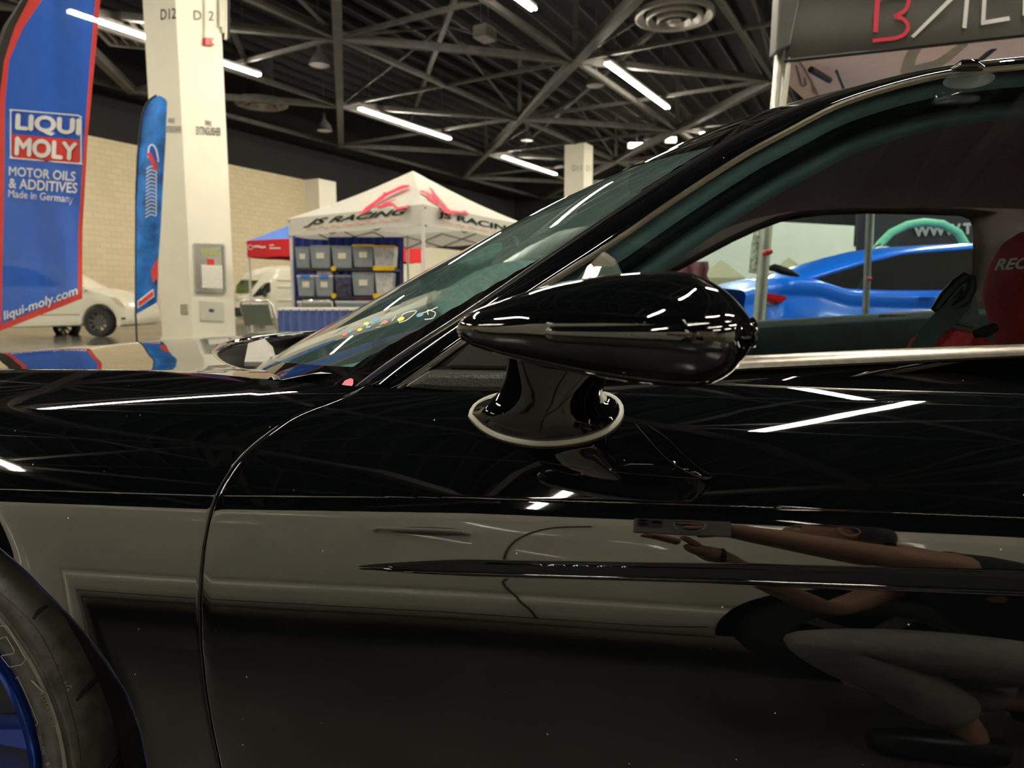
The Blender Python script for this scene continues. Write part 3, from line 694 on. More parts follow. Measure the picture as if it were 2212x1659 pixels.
# ---- decals on the windscreen
wb = BVHTree.FromPolygons([tuple(W3(*Tsurf(i, q))) for i in range(ITOP + 1) for q in QS], [(i * len(QS) + j, (i + 1) * len(QS) + j, (i + 1) * len(QS) + j + 1, i * len(QS) + j + 1) for i in range(ITOP) for j in range(len(QS) - 1)])
WD = lambda x, y: hit(wb, x, y, PN(x, y, .8))
silv = mat('silver_vinyl', (0.45, 0.45, 0.42), .35, .4); vy = mat('yellow_vinyl', (0.75, 0.70, 0.02), .5); vb = mat('blue_vinyl', (0.05, 0.30, 0.62), .5); vr = mat('red_vinyl', (0.75, 0.08, 0.10), .5); vp = mat('pink_sticker', (0.85, 0.10, 0.22), .5)
mb = MB()
for pts in ([(862, 697), (872, 678), (900, 672), (880, 690), (862, 697)], [(917, 690), (935, 687), (940, 675), (924, 670), (925, 680)], [(912, 676), (930, 670), (945, 663)], [(846, 694), (856, 682)], [(822, 702), (830, 694), (838, 695)], [(812, 708), (822, 706)], [(835, 682), (846, 678)], [(790, 705), (800, 697)]): stroke(mb, pts, 1.8, WD, off=.002, n=5)
for (x, y, k) in ((866, 689, 1), (907, 680, 2), (831, 697, 3), (796, 706, 2), (777, 712, 1), (755, 716, 2), (745, 722, 3), (791, 699, 1), (812, 690, 2)):
    r = 7 if k < 3 and x > 800 else 5
    poly_px(mb, [(x + r * math.cos(a) * 1.1 + 1.5 * math.sin(a), y - r * .42 * math.cos(a) + r * .55 * math.sin(a)) for a in np.linspace(0, 2 * PI, 13)[:-1]], WD, mi=k, off=.0022)
mb.build('windshield_sticker', [silv, vy, vb, vr], wsm)
mb = MB(); qtext(mb, 'GENUINE PARTS\nMODEL SERIES\nSAFETY GLASS', [(805, 757), (838, 737), (838, 718), (800, 740)], WD, off=.004); mb.build('glass_marking', voidm, wsm)
mb = MB(); poly_px(mb, [(738, 831), (745, 822), (757, 817), (763, 819), (763, 829), (760, 834)], WD, off=.007); mb.build('round_sticker', vp, wsm, label='bright pink round sticker')
# dark pocket lining in the door side
G = []
for s_ in np.linspace(-.238, .95, 160):
    k = min(1, (s_ + .250) / .10) ** .6; hw = (.0004 + .0062 * k + .0055 * max(0, s_ + .1)); c_ = -.0557 + .025 * s_; row = []
    for x in (-.86, -.5, 0, .5, .84):
        z = interp(s_, Zc_pts) + c_ + x * hw; w_ = z - interp(s_, Zc_pts); row.append(W3(s_, float(np.interp(w_, _w, _n)) + .0030 - .0008 * x, z))
    G.append(row)
MB().grid(G).build('side_pocket', mat('pocket_trim', (.006, .007, .010), .42, ior=1.25, var=.1), door, smooth=True)
# ---- cabin
leather = mat('door_leather', (0.035, 0.055, 0.055), .55, scale=14, var=.25, bump=.2)
FO = [(1395, 620), (1430, 604), (1466, 585), (1521, 556), (1583, 523), (1635, 499), (1686, 480), (1730, 471), (1785, 465), (1877, 462), (1987, 464), (2075, 467), (2095, 475), (2102, 497), (2100, 590), (2075, 640), (2040, 669)]
FOo = [(1240, 640), (1300, 575), (1350, 530), (1400, 490), (1450, 455), (1510, 425), (1600, 370), (1700, 345), (1785, 335), (1877, 330), (1987, 330), (2250, 330), (2600, 340), (2700, 460), (2500, 560), (2500, 640), (2500, 700)]
mb = MB(); mb.grid([[PN(*a, 2.11), PN(*a, 2.15), PN(b[0] * .12 + a[0] * .88, b[1] * .12 + a[1] * .88, 2.10), PN(*b, 2.06)] for a, b in zip(FO, FOo)])
mb.build('far_door_frame', mat('dark_frame_fabric', (0.20, 0.13, 0.12), .9, var=.1), car, smooth=True)
SILL = [(1200, 712), (1395, 704), (1628, 693), (2040, 669), (2500, 642)]
G = []
for x in np.linspace(1200, 2500, 40):
    y = interp(x, SILL); b = PNs(x, y, 2.12); G.append([W3(b[0], 2.14, b[2] - .01), W3(b[0], 2.12, b[2]), W3(b[0], 2.07, b[2] - .004), W3(b[0], 2.05, b[2] - .02), W3(b[0], 2.04, b[2] - .25), W3(b[0], 1.99, b[2] - .27), W3(b[0], 1.99, b[2] - .5)])
fd = MB().grid(G).build('far_door_panel', leather, car, smooth=True, auto=60)
mb = MB(); mb.box(PN(1926, 684, 2.07), (.07, .012, .012), (SV, NV, (0, 0, 1))); mb.build('lock_bezel', sat, fd, bevel=.004)
MB().grid([[W3(s, n, z) for s, z in ((-.55, .70), (-.52, .75), (-.40, .775), (-.1, .785), (.02, .78), (.05, .74), (.06, .5))] for n in np.linspace(.80, 2.08, 12)]).build('dashboard', mat('dash_vinyl', (0.38, 0.48, 0.46), .6, scale=60, var=.2), car, smooth=True, auto=70)
MB().prism([W3(-.7, .74, .22), W3(2.4, .74, .22), W3(2.4, 2.1, .22), W3(-.7, 2.1, .22)], (0, 0, .03)).build('cabin_floor', voidm, car)
npoly('tweeter_panel', [(1301, 538), (1330, 560), (1352, 610), (1352, 640), (1240, 640), (1240, 605), (1268, 573)], .775, .02, mat('grey_plastic', (0.26, 0.25, 0.21), .35, scale=80, var=.1), bev=.006)
# seat
redc = mat('red_seat_cloth', (0.72, 0.05, 0.06), .85, scale=250, var=.25, bump=.2)
seat = MB().prism([PN(x, y, 1.36) for x, y in [(2108, 640), (2113, 605), (2128, 565), (2150, 527), (2183, 506), (2235, 496), (2400, 500), (2450, 640), (2400, 820), (2160, 800), (2125, 715)]], NV * -.15).build('seat', redc, car, bevel=.03, smooth=True)
MB().prism([PN(x, y, 1.26) for x, y in [(1935, 800), (1947, 752), (1958, 730), (1987, 709), (2025, 704), (2065, 711), (2112, 733), (2150, 760), (2160, 820)]], NV * -.07).build('seat_bolster', redc, seat, bevel=.022, smooth=True)
mb = MB(); DS = lambda x, y: PN(x, y, 1.208); qtext(mb, 'RECARO', [(2147, 585), (2296, 575), (2304, 550), (2155, 559)], DS, bold=.03, shear=.15, off=.003); mb.build('seat_lettering', mat('silver_thread', (.85, .85, .9), .6), seat)
bf = mat('belt_webbing', (0.045, 0.06, 0.062), .7, scale=200, var=.2)
G = []
for (x, y, wd_, n0) in [(1980, 790, 24, 1.15), (1992, 750, 25, 1.15), (2012, 715, 26, 1.15), (2045, 685, 30, 1.17), (2076, 655, 26, 1.19), (2090, 630, 16, 1.20)]:
    G.append([PN(x - wd_ * .8, y - wd_ * .35, n0), PN(x + wd_ * .8, y + wd_ * .35, n0), PN(x + wd_ * .8, y + wd_ * .35, n0 + .003), PN(x - wd_ * .8, y - wd_ * .35, n0 + .003)])
MB().grid(G, closev=True).build('seat_belt', bf, car, smooth=True)
mb = MB(); mb.tube([PN(x, y, 1.19) for x, y in [(2022, 668), (2040, 640), (2066, 612), (2085, 598), (2096, 602), (2097, 622), (2084, 648), (2060, 664), (2036, 674)]], .008, 8, closed=True); mb.build('belt_guide', rubber, car, smooth=True)
MB().prism([PN(x, y, 1.22) for x, y in [(2034, 672), (2060, 640), (2085, 615), (2112, 640), (2120, 690), (2110, 712), (2060, 700)]], NV * .02).build('shoulder_pad', mat('grey_vinyl_pad', (.10, .13, .14), .4, scale=60, var=.2), car, bevel=.006)
MB().tube([PN(x, y, 1.17) for x, y in [(2105, 722), (2130, 716), (2152, 706)]], [.006, .009, .007], 10).build('belt_stalk', voidm, car, smooth=True)
# door frame clip on the roof rail
clip = MB(); clip.tube([PN(2058, 150, .835), PN(2078, 142, .828), PN(2105, 141, .826), PN(2122, 147, .833)], [.003, .006, .006, .003], 10); clip.build('rail_clip', gloss, car, smooth=True)
mb = MB(); mb.prism([PN(2094 + 56 * math.cos(a), 172 + 19 * math.sin(a) - 0.10 * 56 * math.cos(a), .832) for a in np.linspace(0, 2 * PI, 25)[:-1]], NV * .002); mb.build('suction_cup', glass('cup_plastic', (.75, .8, .78), .1, 1.45, haze=((.35, .42, .40), .18)), car)
# ---- door mirror
MT = [(990, 710), (991, 703), (994, 697), (1000, 689), (1008, 681), (1019, 674), (1040, 664), (1088, 648), (1160, 623), (1210, 611), (1262, 602), (1330, 592), (1400, 587), (1450, 586), (1493, 590), (1544, 612), (1580, 640), (1605, 668), (1622, 690), (1634, 712)]
MBt = [(990, 712), (991, 718), (995, 726), (1003, 735), (1027, 748), (1055, 757), (1088, 768), (1171, 788), (1262, 807), (1370, 824), (1440, 832), (1497, 834), (1530, 828), (1560, 815), (1583, 799), (1605, 770), (1622, 746), (1634, 718)]
NM = .47; G = []
xs = 990.3 + (1634.0 - 990.3) * (1 - np.cos(np.linspace(0, PI, 90))) / 2
tt = np.array([interp(x, MT) for x in xs]); bb_ = np.array([interp(x, MBt) for x in xs])
def sm(a, k=3):
    for _ in range(k): a[16:-2] = (a[15:-3] + 2 * a[16:-2] + a[17:-1]) / 4
    return a
tt, bb_ = sm(tt), sm(bb_)
def mir_pt(i, a, grow=0.0):
    top = PNs(xs[i], tt[i], NM); bot = PNs(xs[i], bb_[i], NM); cz = (top[2] + bot[2]) / 2; hz = (top[2] - bot[2]) / 2 + 1e-4; hn = min(.070, hz * 1.55 + .002)
    ca, sa = math.cos(a), math.sin(a); e = .92
    return (top[0] + (bot[0] - top[0]) * (1 - sa) / 2, NM - (hn + grow) * np.sign(ca) * abs(ca) ** e, cz + (hz + grow) * np.sign(sa) * abs(sa) ** e)
for i in range(0, 82): G.append([W3(*mir_pt(i, a)) for a in np.linspace(0, 2 * PI, 73)[:-1]])
mir = MB().grid(G, closev=True); mirror = mir.build('mirror_housing', gloss, car, smooth=True, auto=0)
mbv = BVHTree.FromPolygons([Vector(v) for v in mir.v], mir.f)
MD = lambda x, y: hit(mbv, x, y, PN(x, y, NM - .03))
# raised side insert on the mirror housing
T1 = [(1172, 722), (1180, 708), (1195, 704), (1300, 703), (1450, 699), (1608, 691)]; T2 = [(1172, 724), (1180, 736), (1195, 741), (1300, 748), (1450, 757), (1604, 765)]
G = []
for x in np.linspace(1172, 1603, 60):
    a, b = interp(x, T1), interp(x, T2); row = []; ef = min(1, (x - 1172) / 12)
    for u, r in ((0, -.001), (.03, .0008), (.08, .0018), (.2, .0026), (.35, .003), (.5, .0031), (.65, .003), (.8, .0026), (.92, .0018), (.97, .0008), (1, -.001)):
        P = MD(x, a + (b - a) * u); d = E0 - P; row.append(P + d / np.linalg.norm(d) * (r * ef - .0003))
    G.append(row)
MB().grid(G).build('side_insert', gloss, mirror, smooth=True, auto=0)
# mirror glass behind the trailing rim
mb = MB(); i0 = 81; rim_ = [mir_pt(i0, a) for a in np.linspace(0, 2 * PI, 49)[:-1]]; 
mb.tube([W3(p[0] + .001, p[1], p[2]) for p in rim_],   .0014, 8, closed=True); mb.build('mirror_rim', gloss, mirror, smooth=True)
mb = MB(); cen = np.mean([W3(*p) for p in rim_], 0); mb.poly([cen + (W3(*p) - cen) * .94 + SV * .001 for p in rim_]); mb.build('mirror_glass', mat('mirror_silver', (.8, .8, .8), .02, 1.0, var=0), mirror)
# stalk: from its foot on the door shoulder up to the housing
db = BVHTree.FromPolygons([tuple(W3(*p)) for r in GD for p in r], [(i * len(GD[0]) + j, (i + 1) * len(GD[0]) + j, (i + 1) * len(GD[0]) + j + 1, i * len(GD[0]) + j + 1) for i in range(len(GD) - 1) for j in range(len(GD[0]) - 1)])
DD = lambda x, y: hit(db, x, y, W3(*PNF(x, y, F)))
FOOT = [(1019, 902), (1026, 884), (1050, 868), (1090, 856), (1150, 852), (1230, 850), (1290, 854), (1325, 864), (1340, 884), (1337, 906), (1318, 928), (1284, 945), (1240, 956), (1190, 961), (1140, 959), (1085, 947), (1046, 928)]
def loop(P, k): 
    P = list(P) + [P[0]]; Q = smooth_poly(P, k + 1)[:-1]; return Q
foot = [DD(x, y) for x, y in loop(FOOT, 64)]
TOPL = [(1100, 806), (1104, 792), (1118, 784), (1150, 782), (1200, 786), (1250, 792), (1290, 798), (1322, 803), (1334, 812), (1330, 822), (1314, 828), (1280, 828), (1240, 826), (1190, 822), (1150, 820), (1115, 816), (1103, 812)]
tp = loop(TOPL, 64); a0 = np.mean(foot, 0)
topc = np.mean(tp, 0); top = []
for x, y in tp:
    dx = (x - topc[0]); dy = (y - topc[1]) / 24; top.append(PN(x, y - 44, .510 - .028 * dy))
G = []
for k, (u, sc) in enumerate([(0, 1.0), (.02, .985), (.06, .93), (.13, .86), (.22, .81), (.34, .775), (.48, .77), (.62, .80), (.76, .86), (.88, .93), (1.0, 1.02)]):
    row = []
    for f, t in zip(foot, top):
        c0 = a0 * (1 - u) + np.mean(top, 0) * u; p = f * (1 - u) + t * u; row.append(c0 + (p - c0) * sc)
    G.append(row)
# out-of-door lift for the foot plate edge
nd = np.cross(foot[16] - foot[0], foot[32] - foot[0]); nd /= np.linalg.norm(nd); nd = nd if nd @ (E0 - a0) > 0 else -nd
G = [[p for p in foot]] + [[p + nd * .004 for p in foot]] + [[p + nd * .004 * (1 - i / 11) for p in r] for i, r in enumerate(G)]
stalk = MB().grid(G, closev=True).build('mirror_stalk', gloss, mirror, smooth=True, auto=0)
MB().tube([p + nd * .0022 for p in foot], .0032, 8, closed=True).build('foot_gasket', mat('pale_gasket', (0.42, 0.41, 0.36), .45), stalk, smooth=True)
MB().prism([W3(1.25, .75, .25), W3(1.25, 2.13, .25), W3(1.25, 2.0, 1.10), W3(1.25, .9, 1.10)], SV * .02).build('rear_bulkhead', liner, car)
# crease highlights and a reflection painted on the door skin behind the mirror foot
mb = MB()
for P, W_ in (([(1372, 914), (1392, 938), (1440, 990), (1490, 1022), (1528, 1033), (1536, 1029)], [1, 1.4, 1.6, 2.2, 3.2, 2]), ([(1400, 918), (1440, 946), (1480, 985), (1510, 1010), (1531, 1024)], [.6, .8, .8, 1, 2]), ([(1160, 996), (1260, 1012), (1400, 1026), (1528, 1035)], [1.0, .8, .8, 1.6])): stroke(mb, P, W_, DD, off=.0006)
mb.build('crease_glint', mat('crease_highlight', (.02, .021, .022), .25), door)
# ================================================================ WHITE SUV PARKED BEHIND THE CAMERA (seen mirrored in the black paint)
suvp = mat('white_car_paint', (0.84, 0.81, 0.68), 0.25, coat=.5, var=.02, scale=2); dglass = mat('dark_car_glass', (0.006, 0.007, 0.008), 0.03, var=0); tyre2 = mat('plain_tyre', (0.02, 0.02, 0.02), .7); wheelm = mat('alloy_wheel', (0.35, 0.35, 0.34), .3, .8)
SN = -0.74
suv = thing('suv', 'white suv parked behind the photographer, mirrored in the black door', 'car', W3(-1.1, SN - .95, 0))
prof = [(.24, .14), (.27, .07), (.31, .035), (.37, .012), (.45, .0), (.485, .002), (.495, .016), (.52, .020), (.55, .010), (.62, .004), (.75, .0), (.88, .002), (.97, .004), (1.06, .012), (1.10, .03), (1.13, .05), (1.15, .07)]
def suvoff(s): 
    e = max(0, (-3.8 - s) / .55, (s - .9) / .4); return .35 * e * e
rows = []; wh = [(.58, .35), (-3.2, .35)]; RW = .40
ss = np.linspace(-4.3, 1.28, 260); zz = np.interp(np.linspace(0, 1, 60), np.linspace(0, 1, len(prof)), [p[0] for p in prof]); oo = np.interp(np.linspace(0, 1, 60), np.linspace(0, 1, len(prof)), [p[1] for p in prof])
mb = MB(); inside = []
for s in ss:
    for z, o in zip(zz, oo):
        ins = False; S_, Z_ = s, z
        for c in wh:
            r = math.hypot(s - c[0], z - c[1])
            if r < RW: ins = True; k = RW / max(r, 1e-3); S_ = c[0] + (s - c[0]) * k; Z_ = c[1] + (z - c[1]) * k
        inside.append(ins); mb.v.append(tuple(W3(S_, SN - o - suvoff(s), Z_)))
nz = len(zz)
for i in range(len(ss) - 1):
    for j in range(nz - 1):
        q = (i * nz + j, (i + 1) * nz + j, (i + 1) * nz + j + 1, i * nz + j + 1)
        if not all(inside[k] for k in q): mb.f.append(q); mb.m.append(0)
mb.build('body_side', suvp, suv, smooth=True, auto=0)
G = [[W3(s, SN - .075 - suvoff(s) - k * .19, 1.15 + .48 * k) for k in np.linspace(0, 1, 8)] for s in np.linspace(-2.9, 1.15, 40)]
MB().grid(G).build('window', dglass, suv, smooth=True)
for s in (-1.35, -.33, .75): MB().tube([W3(s, SN - .085 - suvoff(s), 1.15), W3(s + .04, SN - .25 - suvoff(s), 1.62)], .03, 8).build('window_pillar', dglass, suv)
G = [[W3(s, SN - .26 - suvoff(s) * .6 - u * 1.4, 1.62 + .12 * math.sin(PI * u) ** .5 - .10 * max(0, (-2.3 - s)) ) for u in np.linspace(0, 1, 14)] for s in np.linspace(-2.7, 1.1, 30)]
MB().grid(G).build('roof', suvp, suv, smooth=True)
MB().grid([[W3(s, SN - .05 - suvoff(s) * .6 - u * 1.7, 1.12 - .12 * max(0, (-3.1 - s)) ** 1.0) for u in np.linspace(0, 1, 8)] for s in np.linspace(-4.2, -2.8, 12)]).build('bonnet', suvp, suv, smooth=True)
MB().box(W3(-1.5, SN - .95, .55), (4.9, 1.5, .6), (SV, NV, (0, 0, 1))).build('underbody', voidm, suv)
line = mat('panel_gap_dark', (0.05, 0.048, 0.04), .7, var=0)
def gapln(pts, r=.004): return MB().tube([W3(s, SN + .001 - float(np.interp(z, zz, oo)) - suvoff(s), z) for s, z in smooth_poly(pts, 40)], r, 6).build('panel_gap', line, suv, smooth=True)
gapln([(-.16, 1.05), (-.28, 1.02), (-.36, .93), (-.385, .8), (-.36, .68), (-.38, .62), (-.34, .50), (-.30, .40), (-.285, .33)], .0045)
gapln([(-1.9, .335), (-1.0, .33), (-.3, .33), (.05, .335), (.16, .36)], .004)
mb = MB(); mb.tube([W3(-.80, SN - .004, .955), W3(-.78, SN + .03, .96), W3(-.60, SN + .034, .962), W3(-.52, SN + .03, .96), W3(-.50, SN - .004, .955)], [.010, .013, .014, .013, .010], 10); mb.build('door_handle', suvp, suv, smooth=True)
MB().prism([W3(-.76 + .13 * 1 + .13 * math.cos(a), SN - .004, .962 + .03 * math.sin(a)) for a in np.linspace(0, 2 * PI, 25)[:-1]], NV * .003).build('handle_recess', mat('recess_shade', (.22, .21, .17), .5), suv)  # flat dark disc paints the shade of the recess around the handle
for c in wh:
    c3 = W3(c[0], SN - .06, c[1]); tw = MB().lathe([(.20, .0), (.22, -.005), (.30, -.005), (.34, .02), (.345, .06), (.345, .2)], c3, -NV, 48).build('tire', tyre2, suv, smooth=True)
    mb = MB(); mb.lathe([(.001, .03), (.05, .02), (.06, .06)], c3, -NV, 24)
    for k in range(5):
        a = k * 2 * PI / 5; d = math.cos(a) * SV + math.sin(a) * ZU; mb.beam(c3 + d * .04 - NV * .03, c3 + d * .2 - NV * .01, .05, .03, up=NV)
    mb.lathe([(.205, .0), (.19, .02), (.185, .15)], c3, -NV, 48); mb.build('rim', wheelm, tw)
# ================================================================ PHOTOGRAPHER (seen only as a reflection)
skinm = mat('skin', (0.46, 0.25, 0.16), .5, scale=40, var=.06); shirt = mat('black_tshirt', (0.016, 0.018, 0.022), .9, scale=60, var=.2); pants = mat('grey_trousers', (0.27, 0.265, 0.24), .9, scale=30, var=.15, bump=.4); hairm = mat('dark_hair', (0.010, 0.008, 0.007), .6)
def skinmesh(name, V_, E_, R_, m, parent, sub=2, root=0):
    me = bpy.data.meshes.new(name); me.from_pydata([tuple(W3(*v)) for v in V_], E_, []); me.materials.append(m)
    o = bpy.data.objects.new(name, me); C.objects.link(o); o.modifiers.new('s', 'SKIN')
    for i, r in enumerate(R_):
        sv = me.skin_vertices[0].data[i]; sv.radius = (r, r) if not hasattr(r, '__len__') else r; sv.use_root = (i == root)
    md = o.modifiers.new('b', 'SUBSURF'); md.levels = sub; md.render_levels = sub; o.modifiers['s'].use_smooth_shade = True
    bpy.context.view_layer.update(); me2 = bpy.data.meshes.new_from_object(o.evaluated_get(bpy.context.evaluated_depsgraph_get())); bpy.data.objects.remove(o)
    me2.materials.clear(); me2.materials.append(m)
    for p in me2.polygons: p.use_smooth = True
    o = bpy.data.objects.new(name, me2); C.objects.link(o)
    if parent is not None:
        o.parent = parent; tq = np.zeros(3); q = parent
        while q is not None: tq += np.array(q.location); q = q.parent
        o.location = tuple(-tq)
    return o
per = thing('person', 'crouching person in black t-shirt and grey trousers holding up a phone, mirrored in the door', 'person', W3(.62, -.40, 0))
Vb = [(.86, -.42, .34), (.80, -.42, .50), (.71, -.40, .66), (.62, -.38, .80), (.53, -.365, .865), (.46, -.355, .90),
      (.61, -.23, .795), (.37, -.13, .822), (.160, -.062, .862), (.118, -.050, .872),
      (.60, -.52, .82), (.36, -.34, .575), (.125, -.105, .775), (.085, -.070, .795),
      (.84, -.32, .34), (.29, -.24, .44), (.58, -.27, .15), (.63, -.27, .06), (.48, -.26, .035),
      (.86, -.52, .33), (.46, -.54, .11), (.84, -.54, .09), (.90, -.54, .05)]
Eb = [(0, 1), (1, 2), (2, 3), (3, 4), (4, 5), (3, 6), (6, 7), (7, 8), (8, 9), (3, 10), (10, 11), (11, 12), (12, 13), (0, 14), (14, 15), (15, 16), (16, 17), (17, 18), (0, 19), (19, 20), (20, 21), (21, 22)]
Rb = [.12, .105, .11, .10, .055, .055, .062, .046, .031, .030, .055, .042, .028, .030, .085, .045, .036, .036, .03, .085, .055, .04, .035]
skinmesh('body', Vb, Eb, Rb, skinm, per)
Vs = [(.84, -.42, .40), (.79, -.42, .50), (.71, -.40, .66), (.62, -.38, .80), (.55, -.37, .865), (.61, -.235, .795), (.50, -.185, .808), (.60, -.52, .82), (.50, -.45, .72)]
skinmesh('t_shirt', Vs, [(0, 1), (1, 2), (2, 3), (3, 4), (3, 5), (5, 6), (3, 7), (7, 8)], [.15, .148, .15, .132, .07, .078, .070, .07, .062], shirt, per)
Vp = [(.86, -.42, .34), (.84, -.32, .34), (.60, -.28, .40), (.30, -.24, .42), (.46, -.262, .27), (.60, -.27, .13), (.86, -.52, .33), (.46, -.54, .12), (.80, -.54, .10)]
skinmesh('trousers', Vp, [(0, 1), (1, 2), (2, 3), (3, 4), (4, 5), (0, 6), (6, 7), (7, 8)], [.14, .12, .12, .112, .085, .065, .105, .078, .06], pants, per)
for c, d in (((.56, -.265, .045), 0), ((.93, -.54, .05), 1)):
    MB().lathe([(.001, -.13), (.03, -.12), (.045, -.05), (.045, .05), (.04, .11), (.001, .13)], W3(*c), SV, 16).build('shoe', trimb, per, smooth=True)
# head with a face, turned to the phone (looks along -s)
HC = np.array([.385, -.335, .955]); G = []
for i, th_ in enumerate(np.linspace(0, PI, 33)):
    row = []
    for ph in np.linspace(0, 2 * PI, 49)[:-1]:
        x, y, z = math.sin(th_) * math.cos(ph), math.sin(th_) * math.sin(ph), math.cos(th_)
        fx = x * .098; fy = y * .074; fz = z * .118
        if z < 0: fx *= 1 + .0 * z; fy *= 1 + .28 * z * (1 if x > 0 else 1); fx = fx * (1 + .15 * z) + (-.0) 
        front = -x
        if front > 0:
            g = lambda cy, cz, sy, sz: math.exp(-((y - cy) / sy) ** 2 - ((z - cz) / sz) ** 2)
            fx -= .026 * g(0, -.18, .14, .16) + .008 * g(0, -.05, .12, .22) + .007 * g(0, -.50, .25, .08) + .010 * g(0, -.82, .3, .14) + .006 * g(0, .18, .6, .08) - .011 * g(.38, .02, .16, .09) - .011 * g(-.38, .02, .16, .09)
        row.append(W3(*(HC + [fx + .012 * z, fy, fz])))
    G.append(row)
head = MB().grid(G, closev=True).build('head', skinm, per, smooth=True, auto=0)
for sy in (-1, 1):
    MB().lathe([(.001, -.011), (.008, -.008), (.0115, 0), (.008, .008), (.001, .011)], W3(*(HC + [-.080, sy * .029, .004])), SV, 14).build('eye', mat('eye_white', (.7, .68, .64), .2), head, smooth=True)
    MB().tube([W3(*(HC + [.005 + .018 * math.cos(a), sy * .075, .0 + .030 * math.sin(a)])) for a in np.linspace(0, 2 * PI, 17)[:-1]], .007, 8, closed=True).build('ear', skinm, head, smooth=True)
    MB().tube([W3(*(HC + [-.088, sy * .015, .026])), W3(*(HC + [-.088, sy * .032, .031])), W3(*(HC + [-.078, sy * .048, .024]))], .004, 6).build('eyebrow', hairm, head, smooth=True)
MB().tube([W3(*(HC + [-.096, -.02, -.062])), W3(*(HC + [-.103, 0, -.060])), W3(*(HC + [-.096, .02, -.062]))], .004, 8).build('mouth', mat('lips', (.35, .12, .09), .5), head, smooth=True)
G = []
for th_ in np.linspace(0, 1.9, 20):
    row = []
    for ph in np.linspace(0, 2 * PI, 49)[:-1]:
        lim = 1.05 if math.cos(ph) < -.55 else (1.35 if math.cos(ph) < .1 else 1.9); t_ = min(th_, lim); x, y, z = math.sin(t_) * math.cos(ph), math.sin(t_) * math.sin(ph), math.cos(t_)
        row.append(W3(*(HC + [x * .108 + .004, y * .083 * (1 + .0 * z), z * .130])))
    G.append(row)
MB().grid(G, closev=True).build('hair', hairm, per, smooth=True)
def finger(name, pts, r, parent): 
    n = len(pts); return skinmesh(name, pts, [(i, i + 1) for i in range(n - 1)], [r * (1 - .12 * i) for i in range(n)], skinm, parent, 2)
rh = skinmesh('right_hand', [(.150, -.058, .872), (.120, -.048, .873), (.100, -.040, .885), (.100, -.038, .862)], [(0, 1), (1, 2), (1, 3)], [.026, .027, .018, .018], skinm, per)
for k, (z0, z1, L_) in enumerate([(.896, .900, .052), (.884, .886, .060), (.870, .870, .056), (.857, .852, .044)]): finger('finger', [(.100, -.036, z0), (.100 - L_ * .4, -.0165 + .004, z0 * .5 + z1 * .5 + .001), (.100 - L_ * .75, -.002, z1), (.100 - L_, .002, z1 - .001)], .0085, rh)
finger('thumb', [(.125, -.045, .850), (.105, -.030, .838), (.080, -.018, .828)], .0105, rh)
lh = skinmesh('left_hand', [(.120, -.098, .777), (.085, -.070, .795), (.055, -.050, .806), (.06, -.040, .800)], [(0, 1), (1, 2), (1, 3)], [.026, .027, .02, .018], skinm, per)
for k, (n0, L_) in enumerate([(-.055, .060), (-.045, .068), (-.034, .064), (-.024, .052)]): finger('finger', [(.055, n0, .806), (.055 - L_ * .45, n0 + .008, .816), (.055 - L_ * .8, n0 + .012, .822), (.055 - L_, n0 + .013, .824)], .0085, lh)
finger('thumb', [(.085, -.055, .800), (.070, -.036, .815), (.055, -.022, .824)], .0105, lh)
MB().tube([W3(.128 + .0 * math.cos(a), -.103 + .031 * math.cos(a), .772 + .031 * math.sin(a)) for a in np.linspace(0, 2 * PI, 25)[:-1]], .005, 8, closed=True).build('wristband', rubber, per, smooth=True)
# phone in the hands, its camera at the viewpoint
ph = thing('phone', 'grey cased phone with a pale ring held sideways by the crouching person', 'phone', W3(.055, -.013, .866))
grc = mat('grey_phone_case', (0.26, 0.245, 0.23), .45)
MB().box(W3(.055, -.015, .866), (.160, .009, .077), (SV, NV, (0, 0, 1))).build('case', grc, ph, bevel=.004)
MB().box(W3(.002, -.0095, .872), (.042, .003, .042), (SV, NV, (0, 0, 1))).build('camera_bump', mat('camera_bump_grey', (.06, .058, .055), .3), ph, bevel=.001)
for a, b in ((-.009, .882), (-.009, .862), (.013, .872)): MB().lathe([(.0001, .0015), (.0075, .0015), (.0085, 0), (.0085, -.001)], W3(a, -.0075, b), NV, 24).build('lens', dglass, ph, smooth=True)
MB().tube([W3(.068 + .0265 * math.cos(a), -.0102, .866 + .0265 * math.sin(a)) for a in np.linspace(0, 2 * PI, 41)[:-1]], .0022, 6, closed=True).build('magnet_ring', mat('pale_ring', (.62, .60, .55), .5), ph, smooth=True)
# ================================================================ BANNERS
bl = cloth('flag_blue', (0.025, 0.13, 0.62), .10); rd = cloth('flag_red', (0.72, 0.06, 0.05), .05); whi = mat('print_white', (.84, .84, .84), .7, var=.02); blk = mat('flag_sleeve_black', (.03, .028, .025), .8); dblue = mat('print_blue', (0.02, 0.10, 0.55), .7); redp = mat('print_red', (.72, .05, .04), .7)
FY = 5.6
def fwave(x, y): 
    return .035 * math.sin(x / 15.0 + .9 * math.sin(y / 130.0) - y / 160.0) * min(1, max(.15, (x - 0) / 140)) * (1.2 if y > 430 else .6)
FD = lambda x, y: PY(x, y, FY + fwave(x, y))
SL = [(-320, 262), (-250, 205), (-120, 115), (0, 45), (60, 5), (130, -18), (220, -30), (400, -36), (760, -36)]
BR = [(-320, 262), (-250, 218), (-120, 132), (0, 62), (60, 31), (130, 9), (220, -2), (400, -5), (760, -5)]
RB = [(-320, 262), (-250, 232), (-120, 155), (0, 91), (60, 50), (130, 20), (220, 11), (400, 9), (715, 3), (760, 3)]
RR = [(-320, 262), (-120, 228), (0, 206), (130, 195), (290, 183), (500, 169), (620, 168), (660, 168)]
